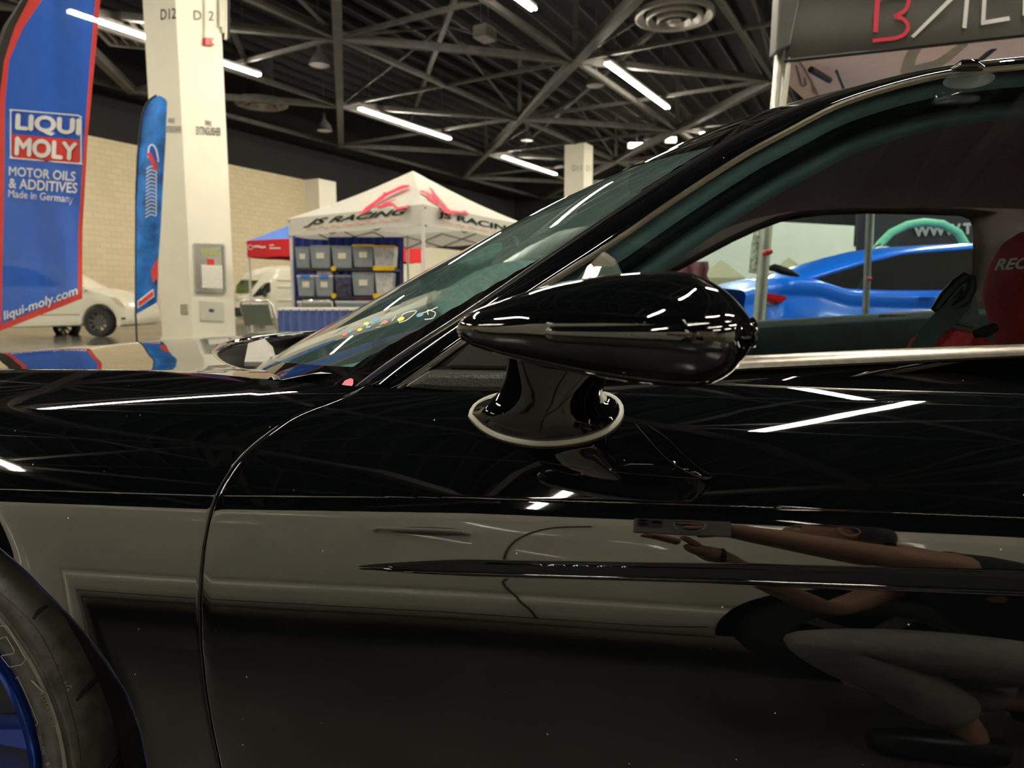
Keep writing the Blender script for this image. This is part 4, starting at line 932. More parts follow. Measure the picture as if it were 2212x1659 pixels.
RO = [(-320, 262), (-120, 238), (0, 217), (130, 205), (290, 190), (500, 178), (620, 178), (660, 178)]
flag = thing('feather_flag', 'tall blue feather flag with red border and motor oil lettering', 'flag', PY(-20, 860, FY))
def bot(x): return 708 + (x - 3) * (640 - 708) / 172
ys = np.linspace(-310, 1, 3)
mb = MB(); rows = []
def strip_px(x0f, x1f, nx, mi, y1f, yo=0):
    G = []
    for u in np.linspace(0, 1, nx):
        col = []
        for v in np.linspace(0, 1, 90):
            y = -318 + v * (700 + 318); 
            for _ in range(4):
                x = interp(y, x0f) * (1 - u) + interp(y, x1f) * u; y = -318 + v * (y1f(x) + 318)
            col.append(FD(x, y))
        G.append(col)
    mb.grid(G, mi)
strip_px(RB, RR, 40, 0, lambda x: bot(x) - 8); strip_px(BR, RB, 3, 1, lambda x: bot(x) + 6); strip_px(RR, RO, 3, 1, lambda x: bot(x) + 6)
G = [[FD(x, bot(x) - 9 + 15 * v) for v in np.linspace(0, 1, 3)] for x in np.linspace(-5, 178, 40)]; mb.grid(G, 1)
mb.build('cloth', [bl, rd], flag, smooth=True)
mb = MB(); mb.grid([[FD(interp(y, SL), y), FD((interp(y, SL) + interp(y, BR)) / 2, y) + [0, -.02, 0], FD(interp(y, BR), y)] for y in np.linspace(-318, 735, 60)]); mb.build('pole_sleeve', blk, flag, smooth=True)
MB().tube([FD(-20, 730), FD(-18, 800), np.array([FD(-18, 800)[0], FY, .02])], .014, 8).build('pole', blk, flag); MB().lathe([(.001, .03), (.2, .03), (.22, 0), (.001, 0)], [FD(-18, 800)[0], FY, 0], k=24).build('base_plate', blk, flag)
mb = MB(); qo = .022
def rr(x0, y0, x1, y1, sk, r=8):
    P = []
    for cx, cy, a0_ in ((x1 - r, y0 + r, -90), (x1 - r, y1 - r, 0), (x0 + r, y1 - r, 90), (x0 + r, y0 + r, 180)):
        for k in range(5): a = math.radians(a0_ + k * 22.5); x = cx + r * math.cos(a); P.append((x, cy + r * math.sin(a) + (x - x0) * sk))
    return P
def fillgrid(x0, y0, x1, y1, sk, mi, off):
    mb.grid([[(lambda P: P + (E0 - P) / np.linalg.norm(E0 - P) * off)(FD(x, y0 + (y1 - y0) * v + (x - x0) * sk)) for v in np.linspace(0, 1, 8)] for x in np.linspace(x0, x1, 30)], mi)
fillgrid(26, 290, 172, 340, .085, 1, .010); fillgrid(26, 240, 172, 290, .085, 2, .010)
P = rr(23, 237, 175, 341, .085); stroke(mb, P + [P[0]], 2.8, FD, 0, off=qo, n=3)
qtext(mb, 'LIQUI', [(32, 286), (174, 299), (176, 256), (34, 244)], FD, bold=.045, sub=2, off=qo); qtext(mb, 'MOLY', [(31, 336), (166, 348), (168, 308), (33, 294)], FD, bold=.045, sub=2, off=qo)
qtext(mb, 'MOTOR OILS', [(19, 379), (162, 392), (164, 371), (19, 359)], FD, bold=.02, sub=2, off=qo); qtext(mb, '& ADDITIVES', [(19, 406), (166, 418), (168, 395), (19, 384)], FD, bold=.02, sub=2, off=qo)
qtext(mb, 'Made in Germany', [(18, 431), (158, 443), (160, 422), (18, 409)], FD, bold=.01, sub=1, off=qo); qtext(mb, 'liqui-moly.com', [(9, 698), (168, 642), (167, 616), (8, 672)], FD, bold=.02, sub=1, off=qo)
mb.build('lettering', [whi, redp, dblue], flag)
# second flag
F2Y = 8.6; fb2 = mat('flag_sky_blue', (0.02, 0.17, 0.55), .7, scale=5, var=.6)
F2 = lambda x, y: PY(x, y, F2Y + .03 * math.sin(x / 9.0 + y / 60.0))
f2 = thing('feather_flag', 'narrow sky blue feather flag on a thin pole before the near column', 'flag', PY(297, 798, F2Y))
Lf = [(206, 338), (214, 326), (225, 317), (245, 309), (280, 304), (340, 298), (420, 295), (680, 294)]; Rf = [(206, 344), (210, 354), (218, 361), (300, 358), (400, 352), (500, 347), (570, 342), (660, 340)]
G = []
for v in np.linspace(0, 1, 70): 
    y = 207 + v * 472; G.append([F2(interp(y, Lf) * (1 - u) + interp(y, Rf) * u, y - (26 * v ** 6) * u) for u in np.linspace(0, 1, 12)])
MB().grid(G).build('cloth', fb2, f2, smooth=True)
MB().tube([F2(x - 1, y) for y, x in Lf] + [PY(296, 740, F2Y), np.array([PY(296, 740, F2Y)[0], F2Y, .02])], .011, 8).build('pole', blk, f2, smooth=True)
MB().lathe([(.001, .03), (.2, .03), (.22, 0), (.001, 0)], [PY(297, 798, F2Y)[0], F2Y, 0], k=24).build('base_plate', blk, f2)
mb = MB(); stroke(mb, [(320, 340), (322, 318), (330, 313), (338, 325), (342, 350)], 3, F2, 0, off=.03)
stroke(mb, [(321, 330), (332, 352), (338, 368)], 9, F2, 1, off=.035); stroke(mb, [(327, 322), (338, 345)], 6, F2, 2, off=.036)
for y in range(360, 472, 8): stroke(mb, [(316 - (y - 360) * .02, y + 6), (326, y - 1), (336, y + 2), (338, y - 5)], 2.0, F2, 0, off=.03, n=3)
mb.build('logo_print', [whi, redp, dblue], f2); mb = MB(); poly_px(mb, [(341, 556), (341, 600), (331, 612), (326, 585)], F2, 1, .03); mb.build('red_patch', [whi, redp, dblue], f2); mb = MB(); poly_px(mb, [(297, 650), (331, 624), (334, 640), (297, 667)], F2, 0, .03); poly_px(mb, [(299, 652), (330, 628), (332, 638), (299, 663)], F2, 1, .04)
mb.build('printing', [whi, redp, dblue], f2)
# ================================================================ TENTS
canv = cloth('white_canvas', (0.84, 0.82, 0.74), .02); steelp = mat('white_steel_pole', (.72, .71, .66), .4); darks = mat('dark_steel', (.05, .05, .05), .5); jr = mat('canvas_red', (.75, .02, .08), .7); jp = mat('canvas_pink', (.80, .45, .38), .7); jk = mat('canvas_black', (.02, .03, .03), .7)
def tent(name, label, F_, L_, R_, zv, peak_px, roofm, valm, polem, group=None):
    F_, L_, R_ = [np.array(p) for p in (F_, L_, R_)]; B_ = L_ + R_ - F_; B_[2] = F_[2]; cen = (L_ + R_) / 2
    d = ray(*peak_px); zt = EYE + d[2] * cen[1] / d[1]; apex = np.array([cen[0], cen[1], zt])
    t = thing(name, label, 'tent', (cen[0], cen[1], 0), group=group)
    cs = [L_, F_, R_, B_]; mb = MB()
    for a, b in zip(cs, cs[1:] + cs[:1]):
        G = []
        for u in np.linspace(0, 1, 14):
            e = a * (1 - u) + b * u; G.append([e * (1 - v) + apex * v + np.array([0, 0, -.10 * math.sin(PI * v) * (1 - .5 * abs(2 * u - 1))]) for v in np.linspace(0, 1, 12)])
        mb.grid(G)
    mb.build('canopy', roofm, t, smooth=True)
    for a, b in zip(cs, cs[1:] + cs[:1]): 
        mb = MB(); mb.grid([[a * (1 - u) + b * u - np.array([0, 0, zv * v]) + np.array([0, 0, .008 * math.sin(u * 20)]) * v for v in (0, .5, 1)] for u in np.linspace(0, 1, 24)]); mb.build('valance', valm, t, smooth=True)
    for c in cs:
        q = c * .985 + cen * .015; MB().box((q[0], q[1], c[2] / 2 - .02), (.05, .05, c[2] - .04)).build('pole', polem, t); MB().box((q[0], q[1], .01), (.12, .12, .02)).build('foot', polem, t)
    for a, b in zip(cs, cs[1:] + cs[:1]):
        mb = MB()
        for k in range(3):
            p0 = a + (b - a) * k / 3 + (cen - a) * .02; p1 = a + (b - a) * (k + 1) / 3 + (cen - a) * .02
            mb.beam(p0 - [0, 0, .05], p1 - [0, 0, .34], .014, .02); mb.beam(p0 - [0, 0, .34], p1 - [0, 0, .05], .014, .02)
        mb.build('scissor_bar', darks, t)
    MB().tube([apex - [0, 0, .03], apex - [0, 0, .6]], .02, 8).build('centre_post', darks, t)
    return t, cs, apex
Fc, Lc, Rc = PZ(914, 441, 2.36), PZ(623, 472, 2.36), PZ(1141, 487, 2.36)
wt, cs, apex = tent('canopy_tent', 'white pop-up tent with red emblem and black racing lettering', Fc, Lc, Rc, .33, (888, 369), canv, canv, steelp)
nLf = np.cross(Fc - Lc, [0, 0, 1.0]); nRf = np.cross(Rc - Fc, [0, 0, 1.0]); VL = lambda x, y: PPL(x, y, Fc, nLf); VR = lambda x, y: PPL(x, y, Fc, nRf)
mb = MB(); qtext(mb, 'JS RACING', [(654, 492), (877, 467), (882, 449), (664, 474)], VL, bold=.035, shear=.35, off=.03); mb.build('lettering', jk, wt); mb = MB(); qtext(mb, 'JS RACING', [(945, 472), (1119, 509), (1124, 493), (952, 457)], VR, bold=.035, shear=-.15, off=.03); mb.build('lettering', jk, wt); mb = MB()
for k in range(8): x = 662 + k * 26; stroke(mb, [(x, 496 - (x - 650) * .105), (x + 8, 494 - (x - 650) * .105), (x + 14, 497 - (x - 650) * .105), (x + 20, 494 - (x - 650) * .105)], 3, VL, 1, off=.03, n=2)
mb.build('small_print', [jk, jp], wt); mb = MB()
for k in range(6): x = 958 + k * 26; stroke(mb, [(x, 481 + (x - 958) * .2), (x + 8, 480 + (x - 958) * .2), (x + 14, 484 + (x - 958) * .2), (x + 20, 483 + (x - 958) * .2)], 3, VR, 1, off=.03, n=2)
mb.build('small_print', [jk, jp], wt)
nA = np.cross(Fc - Lc, apex - Lc); nB = np.cross(Rc - Fc, apex - Fc); RL = lambda x, y: PPL(x, y, Lc, nA); RRr = lambda x, y: PPL(x, y, Fc, nB)
cv = lambda P: [(480 + x / 3.16, 340 + y / 3.16) for x, y in P]
mb = MB()
for P, W_ in (([(1278, 195), (1225, 205), (1160, 235), (1100, 262)], [6, 10, 9, 10]), ([(1140, 235), (1090, 275), (1040, 310), (985, 350), (960, 370)], [4, 11, 8, 9, 3]), ([(1050, 295), (1020, 330), (980, 365), (915, 385)], [3, 6, 7, 2]), ([(1095, 320), (1140, 305), (1185, 285)], [5, 5, 2]), ([(1060, 345), (1110, 325), (1160, 318), (1190, 345), (1230, 345), (1275, 325)], [3, 8, 5, 6, 6, 2]), ([(985, 335), (1050, 330), (1100, 335)], [3, 5, 3]), ([(1215, 235), (1260, 222)], [3, 2]), ([(1100, 240), (1125, 255)], [4, 6])): stroke(mb, cv(P), [w_ * .8 for w_ in W_], RL, 0, off=.05)
mb.build('emblem', jr, wt); mb = MB()
for P, W_ in (([(1352, 230), (1385, 240), (1415, 262), (1400, 285)], [5, 6, 9, 3]), ([(1415, 205), (1435, 230), (1450, 262), (1490, 300), (1530, 345)], [3, 6, 12, 6, 7]), ([(1405, 265), (1440, 295), (1475, 320)], [4, 9, 3]), ([(1465, 312), (1500, 345), (1545, 372), (1600, 372), (1688, 385)], [3, 5, 10, 6, 3]), ([(1530, 345), (1560, 372), (1580, 395)], [4, 8, 2]), ([(1640, 362), (1670, 378)], [2, 6])): stroke(mb, cv(P), [w_ * .8 for w_ in W_], RRr, 0, off=.05)
mb.build('emblem', jr, wt)
# blue and red tent behind it
A_, C_, B_ = PZ(533, 520, 2.3), PZ(702, 511, 2.3), PZ(912, 537, 2.3)
bt, c2, ap2 = tent('canopy_tent', 'blue roofed pop-up tent with red valance behind the white tent', C_, A_, B_, .42, (725, 438), mat('blue_canvas', (.02, .15, .62), .7), mat('red_valance', (.70, .01, .02), .7), steelp)
V2 = lambda x, y: PPL(x, y, A_, np.cross(C_ - A_, [0, 0, 1.0])); mb = MB()
stroke(mb, [(541 + 5 * math.cos(a), 534 + 5 * math.sin(a)) for a in np.linspace(0, 2 * PI, 13)], 1.4, V2, off=.05, n=2); stroke(mb, [(548, 533), (556, 532), (566, 534), (574, 533)], 4, V2, off=.05); stroke(mb, [(582, 530), (592, 529)], 2.5, V2, off=.05); stroke(mb, [(582, 536), (606, 536)], 3, V2, off=.05)
mb.build('valance_print', whi, bt)
navy = mat('navy_drape', (.015, .03, .22), .8, var=.1)
# drape behind the shelves
mb = MB(); mb.grid([[PY(x, y, 14.6 + .04 * math.sin(x / 3.0)) for y in np.linspace(512, 712, 6)] for x in np.linspace(634, 872, 60)]); tag(mb.build('drape', navy, smooth=True), 'navy blue cloth drape hung behind the stacked storage bins', 'drape')
# ================================================================ SHELVES AND BINS
shb = mat('black_shelf', (.02, .02, .022), .5); yel = mat('yellow_plastic', (.80, .50, .01), .4); tub = mat('grey_clear_tub', (.24, .27, .29), .3, var=.1, scale=9); blu = mat('blue_clip', (.03, .22, .75), .4); pap = mat('paper_label', (.72, .68, .56), .8, var=.1)
SY = 13.0
sh = thing('shelf_rack', 'black shelf rack with yellow joints under the white tent', 'shelf', PY(740, 700, SY) * [1, 1, 0])
for y in (582, 643, 676):
    a, b = PY(639, y, SY), PY(853, y, SY); MB().box(((a[0] + b[0]) / 2, SY + .3, a[2]), (b[0] - a[0], .62, .05)).build('shelf_board', shb, sh)
for x in (640, 720, 851):
    p = PY(x, 560, SY)
    for dy in (.58,): MB().box((p[0], SY + dy, .8), (.05, .05, 1.6)).build('upright', shb, sh)
for x, y in ((720, 580), (721, 639)): p = PY(x, y, SY - .04); MB().tube([p, p + [0, .06, 0]], .045, 14).build('joint', yel, sh, smooth=True)
for y in (580, 640): a, b = PY(806, y, SY - .08), PY(852, y, SY - .08); MB().box((a + b) / 2, (b[0] - a[0], .06, .085)).build('yellow_rail', yel, sh, bevel=.02)
def bin_(x0, x1, y0, y1, Y, lidm, label, lab=True, col=None, dep=.42, clip=False, taper=.06):
    a, b = PY(x0, y1, Y), PY(x1, y0, Y); w_ = b[0] - a[0]; h_ = b[2] - a[2]; cx = (a[0] + b[0]) / 2
    t = thing('storage_bin', label, 'storage bin', (cx, Y + dep / 2, a[2]), group='storage bins on the rack')
    lh_ = .035; G = []
    for k, z in ((1 - taper * 2, 0), (1 - taper, (h_ - lh_) * .55), (1, h_ - lh_)):
        G.append([(cx + sx * w_ / 2 * k, Y + dep / 2 + sy * dep / 2 * k, a[2] + z) for sx, sy in ((-1, -1), (1, -1), (1, 1), (-1, 1))])
    MB().grid(G, closev=True).poly(G[0]).poly(G[-1]).build('tub', col or tub, t, bevel=.012)
    MB().box((cx, Y + dep / 2, a[2] + h_ - lh_ / 2), (w_ * .995, dep * 1.0, lh_)).build('lid', lidm, t, bevel=.008)
    if lab: MB().box((cx + .0, Y - .004 + dep * .02, a[2] + h_ * .55), (w_ * .38, .006, h_ * .26)).build('paper_label', pap, t)
    if clip: MB().box((cx, Y - .012, a[2] + h_ - .03), (w_ * .5, .02, .05)).build('clip', blu, t)
    return t
glid = mat('grey_lid', (.17, .18, .20), .4); clid = mat('clear_lid', (.62, .64, .66), .3); dtub = mat('dark_mixed_tub', (.05, .05, .10), .4, var=.9, scale=14); ctub = mat('clear_tub', (.55, .56, .57), .12, var=.25, scale=11)
bin_(638, 668, 533, 579, SY, glid, 'grey bin at the left end of the upper shelf'); bin_(670, 713, 530, 579, SY, glid, 'grey bin second from left on the upper shelf'); bin_(717, 760, 531, 579, SY, glid, 'grey bin third on the upper shelf beside the yellow lidded bin')
bin_(762, 806, 528, 577, SY - .02, yel, 'grey bin with yellow lid on the upper shelf'); bin_(807, 852, 530, 577, SY - .02, yel, 'clear shiny bin with yellow lid at the right end of the upper shelf', lab=False, col=ctub)
bin_(642, 679, 594, 640, SY, clid, 'grey bin with blue clip at the left end of the middle shelf', clip=True); bin_(681, 719, 594, 640, SY, clid, 'second grey bin with blue clip on the middle shelf', clip=True)
bin_(724, 758, 594, 640, SY, glid, 'dark bin full of mixed blue parts on the middle shelf', lab=False, col=dtub); bin_(761, 808, 588, 638, SY, glid, 'wide grey bin right of the dark one on the middle shelf'); bin_(811, 847, 589, 635, SY, clid, 'clear bin with white packets at the right end of the middle shelf', lab=False, col=ctub)
bin_(641, 718, 650, 675, SY, clid, 'wide clear bin at the left of the bottom shelf', clip=False, lab=False); bin_(724, 806, 650, 675, SY, clid, 'wide clear bin at the right of the bottom shelf', lab=False)
red2 = mat('crimson_lid', (.65, .01, .10), .5)
for x0, x1, y0, y1, m_, lb in ((770, 808, 644, 651, red2, 'flat crimson box on the bottom shelf bin'), (775, 800, 583, 588, red2, 'flat crimson box on the wide middle shelf bin'), (683, 716, 584, 593, mat('pink_packets', (.55, .42, .5), .5, var=.6, scale=20), 'row of pink packets above the second clipped bin'), (643, 678, 585, 593, mat('navy_packets', (.05, .04, .2), .5, var=.8, scale=20), 'row of navy packets above the first clipped bin')):
    a, b = PY(x0, y1, SY + .02), PY(x1, y0, SY + .02); tag(MB().box(((a[0] + b[0]) / 2, SY + .2, (a[2] + b[2]) / 2 + .006), (b[0] - a[0], .3, b[2] - a[2])).build('flat_box', m_, bevel=.005), lb, 'box')
# ================================================================ TABLE, CHAIRS
TY = 8.8; skm = mat('blue_table_skirt', (.085, .12, .33), .8, var=.1, scale=6)
tb = thing('skirted_table', 'long white topped table with pleated blue skirt', 'table', PY(770, 790, TY) * [1, 1, 0])
xa, xb = PY(600, 668, TY)[0], PY(985, 668, TY)[0]
MB().box(((xa + xb) / 2, TY + .36, .735), (xb - xa, .76, .03)).build('tabletop', mat('white_laminate', (.78, .77, .70), .3), tb, bevel=.004)
G = []
for k in range(260):
    u = k / 259; x = xa + (xb - xa) * u; G.append([(x, TY - .01 + (.012 + .014 * v) * math.sin(u * 2 * PI * 22 + .5 * math.sin(u * 20)), .735 - .72 * v) for v in np.linspace(0, 1, 6)])
MB().grid(G).build('skirt', skm, tb, smooth=True)
MB().grid([[(xa - .0 + .012 * math.sin(v2 * 60), TY + .74 * v2, .735 - .72 * v) for v in (0, .5, 1)] for v2 in np.linspace(0, 1, 40)]).build('side_skirt', skm, tb, smooth=True)
for x in (xa + .1, xb - .1): MB().tube([(x, TY + .36, .72), (x, TY + .36, 0)], .02, 8).build('leg', steelp, tb)
chm = mat('chair_chrome', (.75, .73, .65), .15, .9, var=0); grn = mat('sage_vinyl', (.16, .19, .14), .5)
def chair(px, Y, rz, lab):
    p = PY(px, 700, Y); t = thing('folding_chair', lab, 'chair', (p[0], Y, 0), rz, group='folding chairs by the skirted table')
    MB().tube([(-.20, -.16, 0), (-.20, .02, .45), (-.205, .14, .80), (-.17, .155, .84), (.17, .155, .84), (.205, .14, .80), (.20, .02, .45), (.20, -.16, 0)], .013, 10).build('front_frame', chm, t, smooth=True, local=True)
    MB().tube([(-.175, .28, 0), (-.175, 0, .46), (.175, 0, .46), (.175, .28, 0)], .012, 10).build('rear_frame', chm, t, smooth=True, local=True)
    MB().grid([[(x, .06 + .055 + (z - .55) * .33 + .02 * (x / .19) ** 2 * -1, z) for z in (.56, .68, .80)] for x in np.linspace(-.185, .185, 9)]).build('backrest', grn, t, smooth=True, local=True)
    MB().box((0, -.16, .45), (.38, .38, .035)).build('seat', grn, t, bevel=.012, local=True)
    MB().tube([(-.175, .20, .13), (.175, .20, .13)], .008, 8).build('stretcher', chm, t, local=True)
chair(570, 8.35, 2.9, 'chrome folding chair with sage back at the left end of the table'); chair(690, 9.75, 3.2, 'chrome folding chair behind the skirted table, only its top showing')
# ================================================================ BACKGROUND VEHICLES
def pxp(name, pts, Y, dep, m, par, bev=.02, smooth=True, sub=0):
    return MB().prism([PY(x, y, Y) for x, y in pts], (0, dep, 0)).build(name, m, par, bevel=bev, smooth=smooth)
def circ(cx, cy, r, k=20, a0=0, a1=2 * PI): return [(cx + r * math.cos(a), cy - r * math.sin(a)) for a in np.linspace(a0, a1, k, endpoint=abs(a1 - a0) < 6.2)]
whitec = mat('cream_white_paint', (0.80, 0.77, 0.64), 0.22, coat=.6, var=0); cglass = mat('tinted_car_glass', (.02, .025, .022), .05, var=0); blackpl = mat('black_plastic', (.02, .02, .02), .5)
def wheel_at(px, py, r, Y, par, rimm, side=1, name='tire'):
    c = PY(px, py, Y); R = r / FPX * Y; tw = MB().lathe([(R * .62, .0), (R * .66, -.012), (R * .92, -.015), (R, .02), (R, .20), (R * .6, .2)], c, (0, 1, 0), 40).build(name, tyre2, par, smooth=True)
    mb = MB(); mb.lathe([(.001, .0), (R * .14, .0), (R * .2, .02), (R * .2, .03)], c, (0, 1, 0), 20)
    for k in range(9):
        a = k * 2 * PI / 9; mb.beam(c + np.array([math.cos(a), .15, math.sin(a)]) * R * .12, c + np.array([math.cos(a) * R * .62, .01, math.sin(a) * R * .62]), R * .12, .03, up=(0, 1, 0))
    mb.lathe([(R * .64, .0), (R * .60, .015), (R * .58, .15)], c, (0, 1, 0), 36); mb.build('wheel_cover', rimm, tw); return tw
# white hatchback behind the tall flag
WY = 16.0; t = thing('hatchback', 'cream white hatchback parked by the block wall, partly behind the tall flag', 'car', PY(60, 700, WY) * [1, 1, 0] + [0, .8, 0])
body = [(-190, 700), (-195, 655), (-170, 630), (-90, 622), (100, 620), (172, 621), (200, 627), (228, 634), (252, 646), (265, 658), (272, 672), (274, 690), (272, 702), (258, 706), (247, 704)] + [(213 + 36 * math.cos(a), 696 - 38 * math.sin(a)) for a in np.linspace(-.15, PI + .1, 16)] + [(172, 704), (40, 708), (-60, 708)] + [(-110 + 36 * math.cos(a), 696 - 38 * math.sin(a)) for a in np.linspace(-.1, PI + .1, 16)]
pxp('body', body, WY, 1.6, whitec, t, .09)
pxp('cabin', [(-160, 632), (-135, 590), (-80, 566), (20, 560), (80, 572), (130, 600), (176, 626)], WY + .16, 1.3, whitec, t, .1); pxp('window', [(-60, 618), (-58, 580), (15, 574), (15, 618)], WY + .12, .05, cglass, t, .01); pxp('window', [(22, 618), (22, 574), (72, 582), (128, 616)], WY + .12, .05, cglass, t, .01)
pxp('headlight', [(238, 641), (250, 642), (264, 655), (268, 664), (252, 658)], WY - .02, .1, mat('amber_clear_lens', (.7, .6, .42), .1), t, .01); pxp('side_marker', [(262, 686), (270, 686), (270, 690), (262, 690)], WY - .01, .03, blackpl, t, .0)
pxp('sill_line', [(40, 680), (172, 679), (172, 680.5), (40, 681.5)], WY - .003, .01, line, t, 0); wheel_at(211, 697, 31, WY + .03, t, mat('grey_wheel_cover', (.13, .13, .13), .35, .5)); wheel_at(-110, 697, 31, WY + .03, t, MATS['grey_wheel_cover'])
wheel_at(138, 705, 26, WY + 1.35, t, MATS['grey_wheel_cover'])
pxp('door_mirror', [(172, 622), (180, 616), (184, 626), (178, 630)], WY - .12, .12, whitec, t, .02)
# white van
VY = 25.6; t = thing('cargo_van', 'white high roofed cargo van between the near column and the tents', 'van', PY(640, 690, VY) * [1, 1, 0] + [0, 1, 0])
pxp('body', [(508, 690), (506, 655), (512, 640), (536, 632), (560, 600), (572, 584), (590, 578), (640, 576), (800, 576), (800, 690), (574, 690)] + [(557 + 15 * math.cos(a), 683 - 17 * math.sin(a)) for a in np.linspace(-.2, PI + .2, 12)], VY, 2.0, whitec, t, .12)
pxp('roof_front', [(516, 606), (528, 590), (545, 581), (570, 576), (640, 573), (640, 590), (560, 606)], VY + .3, 1.7, whitec, t, .1)
pxp('windshield', [(508, 634), (510, 616), (520, 605), (562, 604), (540, 634)], VY + .5, .5, mat('green_van_glass', (.10, .13, .05), .1, var=.4, scale=2), t, .02)
pxp('window', [(545, 639), (560, 622), (572, 611), (584, 609), (584, 630), (572, 637), (548, 642)], VY - .02, .06, cglass, t, .02)
for y in (602, 617, 646): pxp('body_rib', [(598, y), (640, y), (800, y), (800, y + 4), (640, y + 4), (598, y + 4)], VY - .04, .06, whitec, t, .015)
pxp('headlight', [(506, 640), (524, 643), (530, 648), (524, 651), (506, 650)], VY - .03, .06, mat('lamp_lens', (.55, .52, .48), .08), t, .01); pxp('bumper', [(506, 664), (538, 664), (538, 684), (506, 684)], VY - .03, .3, blackpl, t, .03)
wheel_at(551, 680, 16.5, VY - .01, t, wheelm)
pxp('door_mirror', [(566, 630), (572, 626), (574, 640), (568, 642)], VY - .2, .15, blackpl, t, .02)
# ---------------------------------------------------------------- blue coupe beyond the car
bluec = mat('bright_blue_paint', (0.0, 0.17, 0.95), 0.3, coat=.25, var=0); BY = 5.2
t = thing('coupe', 'bright blue coupe with its rear toward the left, seen through the car windows', 'car', PY(2000, 700, BY) * [1, 1, 0] + [0, .9, 0])
G = []; top_ = [(1640, 628), (1646, 624), (1700, 603), (1774, 605), (1840, 626), (1943, 630), (2100, 630), (2350, 632), (2600, 660), (2720, 680)]; 
for x in np.linspace(1640, 2720, 90):
    y0 = interp(x, top_); P = PY(x, y0, BY); e = max(0, (1720 - x) / 80) ** 2 * .30 + max(0, (x - 2600) / 120) ** 2 * .3
    G.append([(P[0], BY + 1.75 - e, P[2] - .25), (P[0], BY + 1.65 - e, P[2] + .0), (P[0], BY + .9, P[2] + .03), (P[0], BY + .10 + e, P[2] + .01), (P[0], BY + .02 + e, P[2] - .01), (P[0], BY + e - .01, P[2] - .04), (P[0], BY + e + .015, P[2] - .10), (P[0], BY + e + .02, P[2] - .13), (P[0], BY + e - .02, P[2] - .17), (P[0], BY + e - .03, .52), (P[0], BY + e + .02, .30), (P[0], BY + e + .08, .20)])
MB().grid(G).build('body', bluec, t, smooth=True, auto=0)
roofl = [(1700, 606), (1719, 597), (1767, 581), (1851, 556), (1914, 541), (1987, 532), (2097, 526), (2200, 527), (2300, 538), (2420, 580), (2520, 632)]
und = [(1700, 612), (1734, 611), (1804, 589), (1877, 567), (1951, 549), (2097, 538), (2200, 540), (2290, 550), (2400, 588), (2490, 632)]
G = []
for x in np.linspace(1702, 2500, 70):
    a = PY(x, interp(x, roofl), BY + .32); b = PY(x, interp(x, und), BY + .20); G.append([(b[0], BY + .22, b[2] - .01), (b[0], BY + .19, b[2]), (b[0] * .5 + a[0] * .5, BY + .21, b[2] * .5 + a[2] * .5), (a[0], BY + .32, a[2]), (a[0], BY + .9, a[2] + .03), (a[0], BY + 1.5, a[2] - .02), (b[0], BY + 1.6, b[2])])
MB().grid(G).build('roof', bluec, t, smooth=True, auto=0)
pxp('side_window', [(1734, 612), (1804, 590), (1877, 568), (1951, 550), (2097, 539), (2200, 541), (2290, 551), (2400, 590), (2480, 632), (2100, 634), (1943, 633), (1840, 631), (1774, 611)], BY + .17, .02, mat('coupe_glass', (.012, .012, .016), .04, var=0), t, 0)
pxp('quarter_pillar', [(1860, 606), (1885, 590), (1888, 592), (1850, 630), (1846, 630)], BY + .165, .01, blackpl, t, 0)
tl = pxp('tail_lamp', [(1655, 633), (1682, 636), (1724, 649), (1716, 655), (1668, 655), (1656, 645)], BY + .02, .12, mat('red_lens', (.45, .005, .01), .08), t, .012)
pxp('lamp_trim', [(1643, 636), (1656, 630), (1662, 640), (1674, 655), (1712, 657), (1700, 661), (1660, 660), (1646, 650)], BY + .06, .1, mat('clear_lens', (.55, .52, .5), .1), t, .01)
pxp('bumper_panel', [(1648, 662), (1712, 660), (1700, 700), (1642, 700)], BY + .10, .2, mat('pale_bumper', (.42, .45, .43), .35, var=.5, scale=4), t, .03)
pxp('door_handle', [(1990, 640), (2022, 639), (2022, 644), (1990, 645)], BY - .04, .03, bluec, t, .006)
for sx in (1790, 2480): wheel_at(sx, 790, 84, BY + .03, t, wheelm)
# ================================================================ CANOPY ABOVE THE CAR, POLES AND CLUTTER BEYOND THE WINDOW
dv = mat('charcoal_valance', (.045, .043, .034), .5, scale=3, var=.25); mauve = cloth('mauve_canvas', (.40, .31, .29), .0); crm = mat('cream_print', (.90, .78, .50), .7)
CL = PY(1694, 132, 3.0); CRr = PY(2212, 76, 2.72); cd = (CRr - CL) / np.linalg.norm(CRr - CL); CE = CL + cd * 3.2; nV = np.cross(cd, [0, 0, 1.0])
t = thing('display_canopy', 'black framed canopy with lettered charcoal valance over the upper right', 'tent', (CL + CE) / 2 * [1, 1, 0] + [0, 1.3, 0])
mb = MB(); G = []
for u in np.linspace(0, 1, 60):
    b = CL + cd * 3.2 * u; G.append([b + [0, 0, .46 * v] + np.array([0, -1, 0]) * .012 * math.sin(v * 9 + u * 6) for v in np.linspace(0, 1, 14)])
mb.grid(G).build('valance', dv, t, smooth=True)
MB().tube([CL + cd * 3.2 * u + [0, 0, .0] for u in (0, .5, 1)], .008, 8).build('hem', blackpl, t)
CV = lambda x, y: PPL(x, y, CL, nV)
redneon = mat('print_bright_red', (.80, .03, .08), .5); mb = MB()
k6 = lambda P: [(1600 + x / 3.606, y / 3.606) for x, y in P]
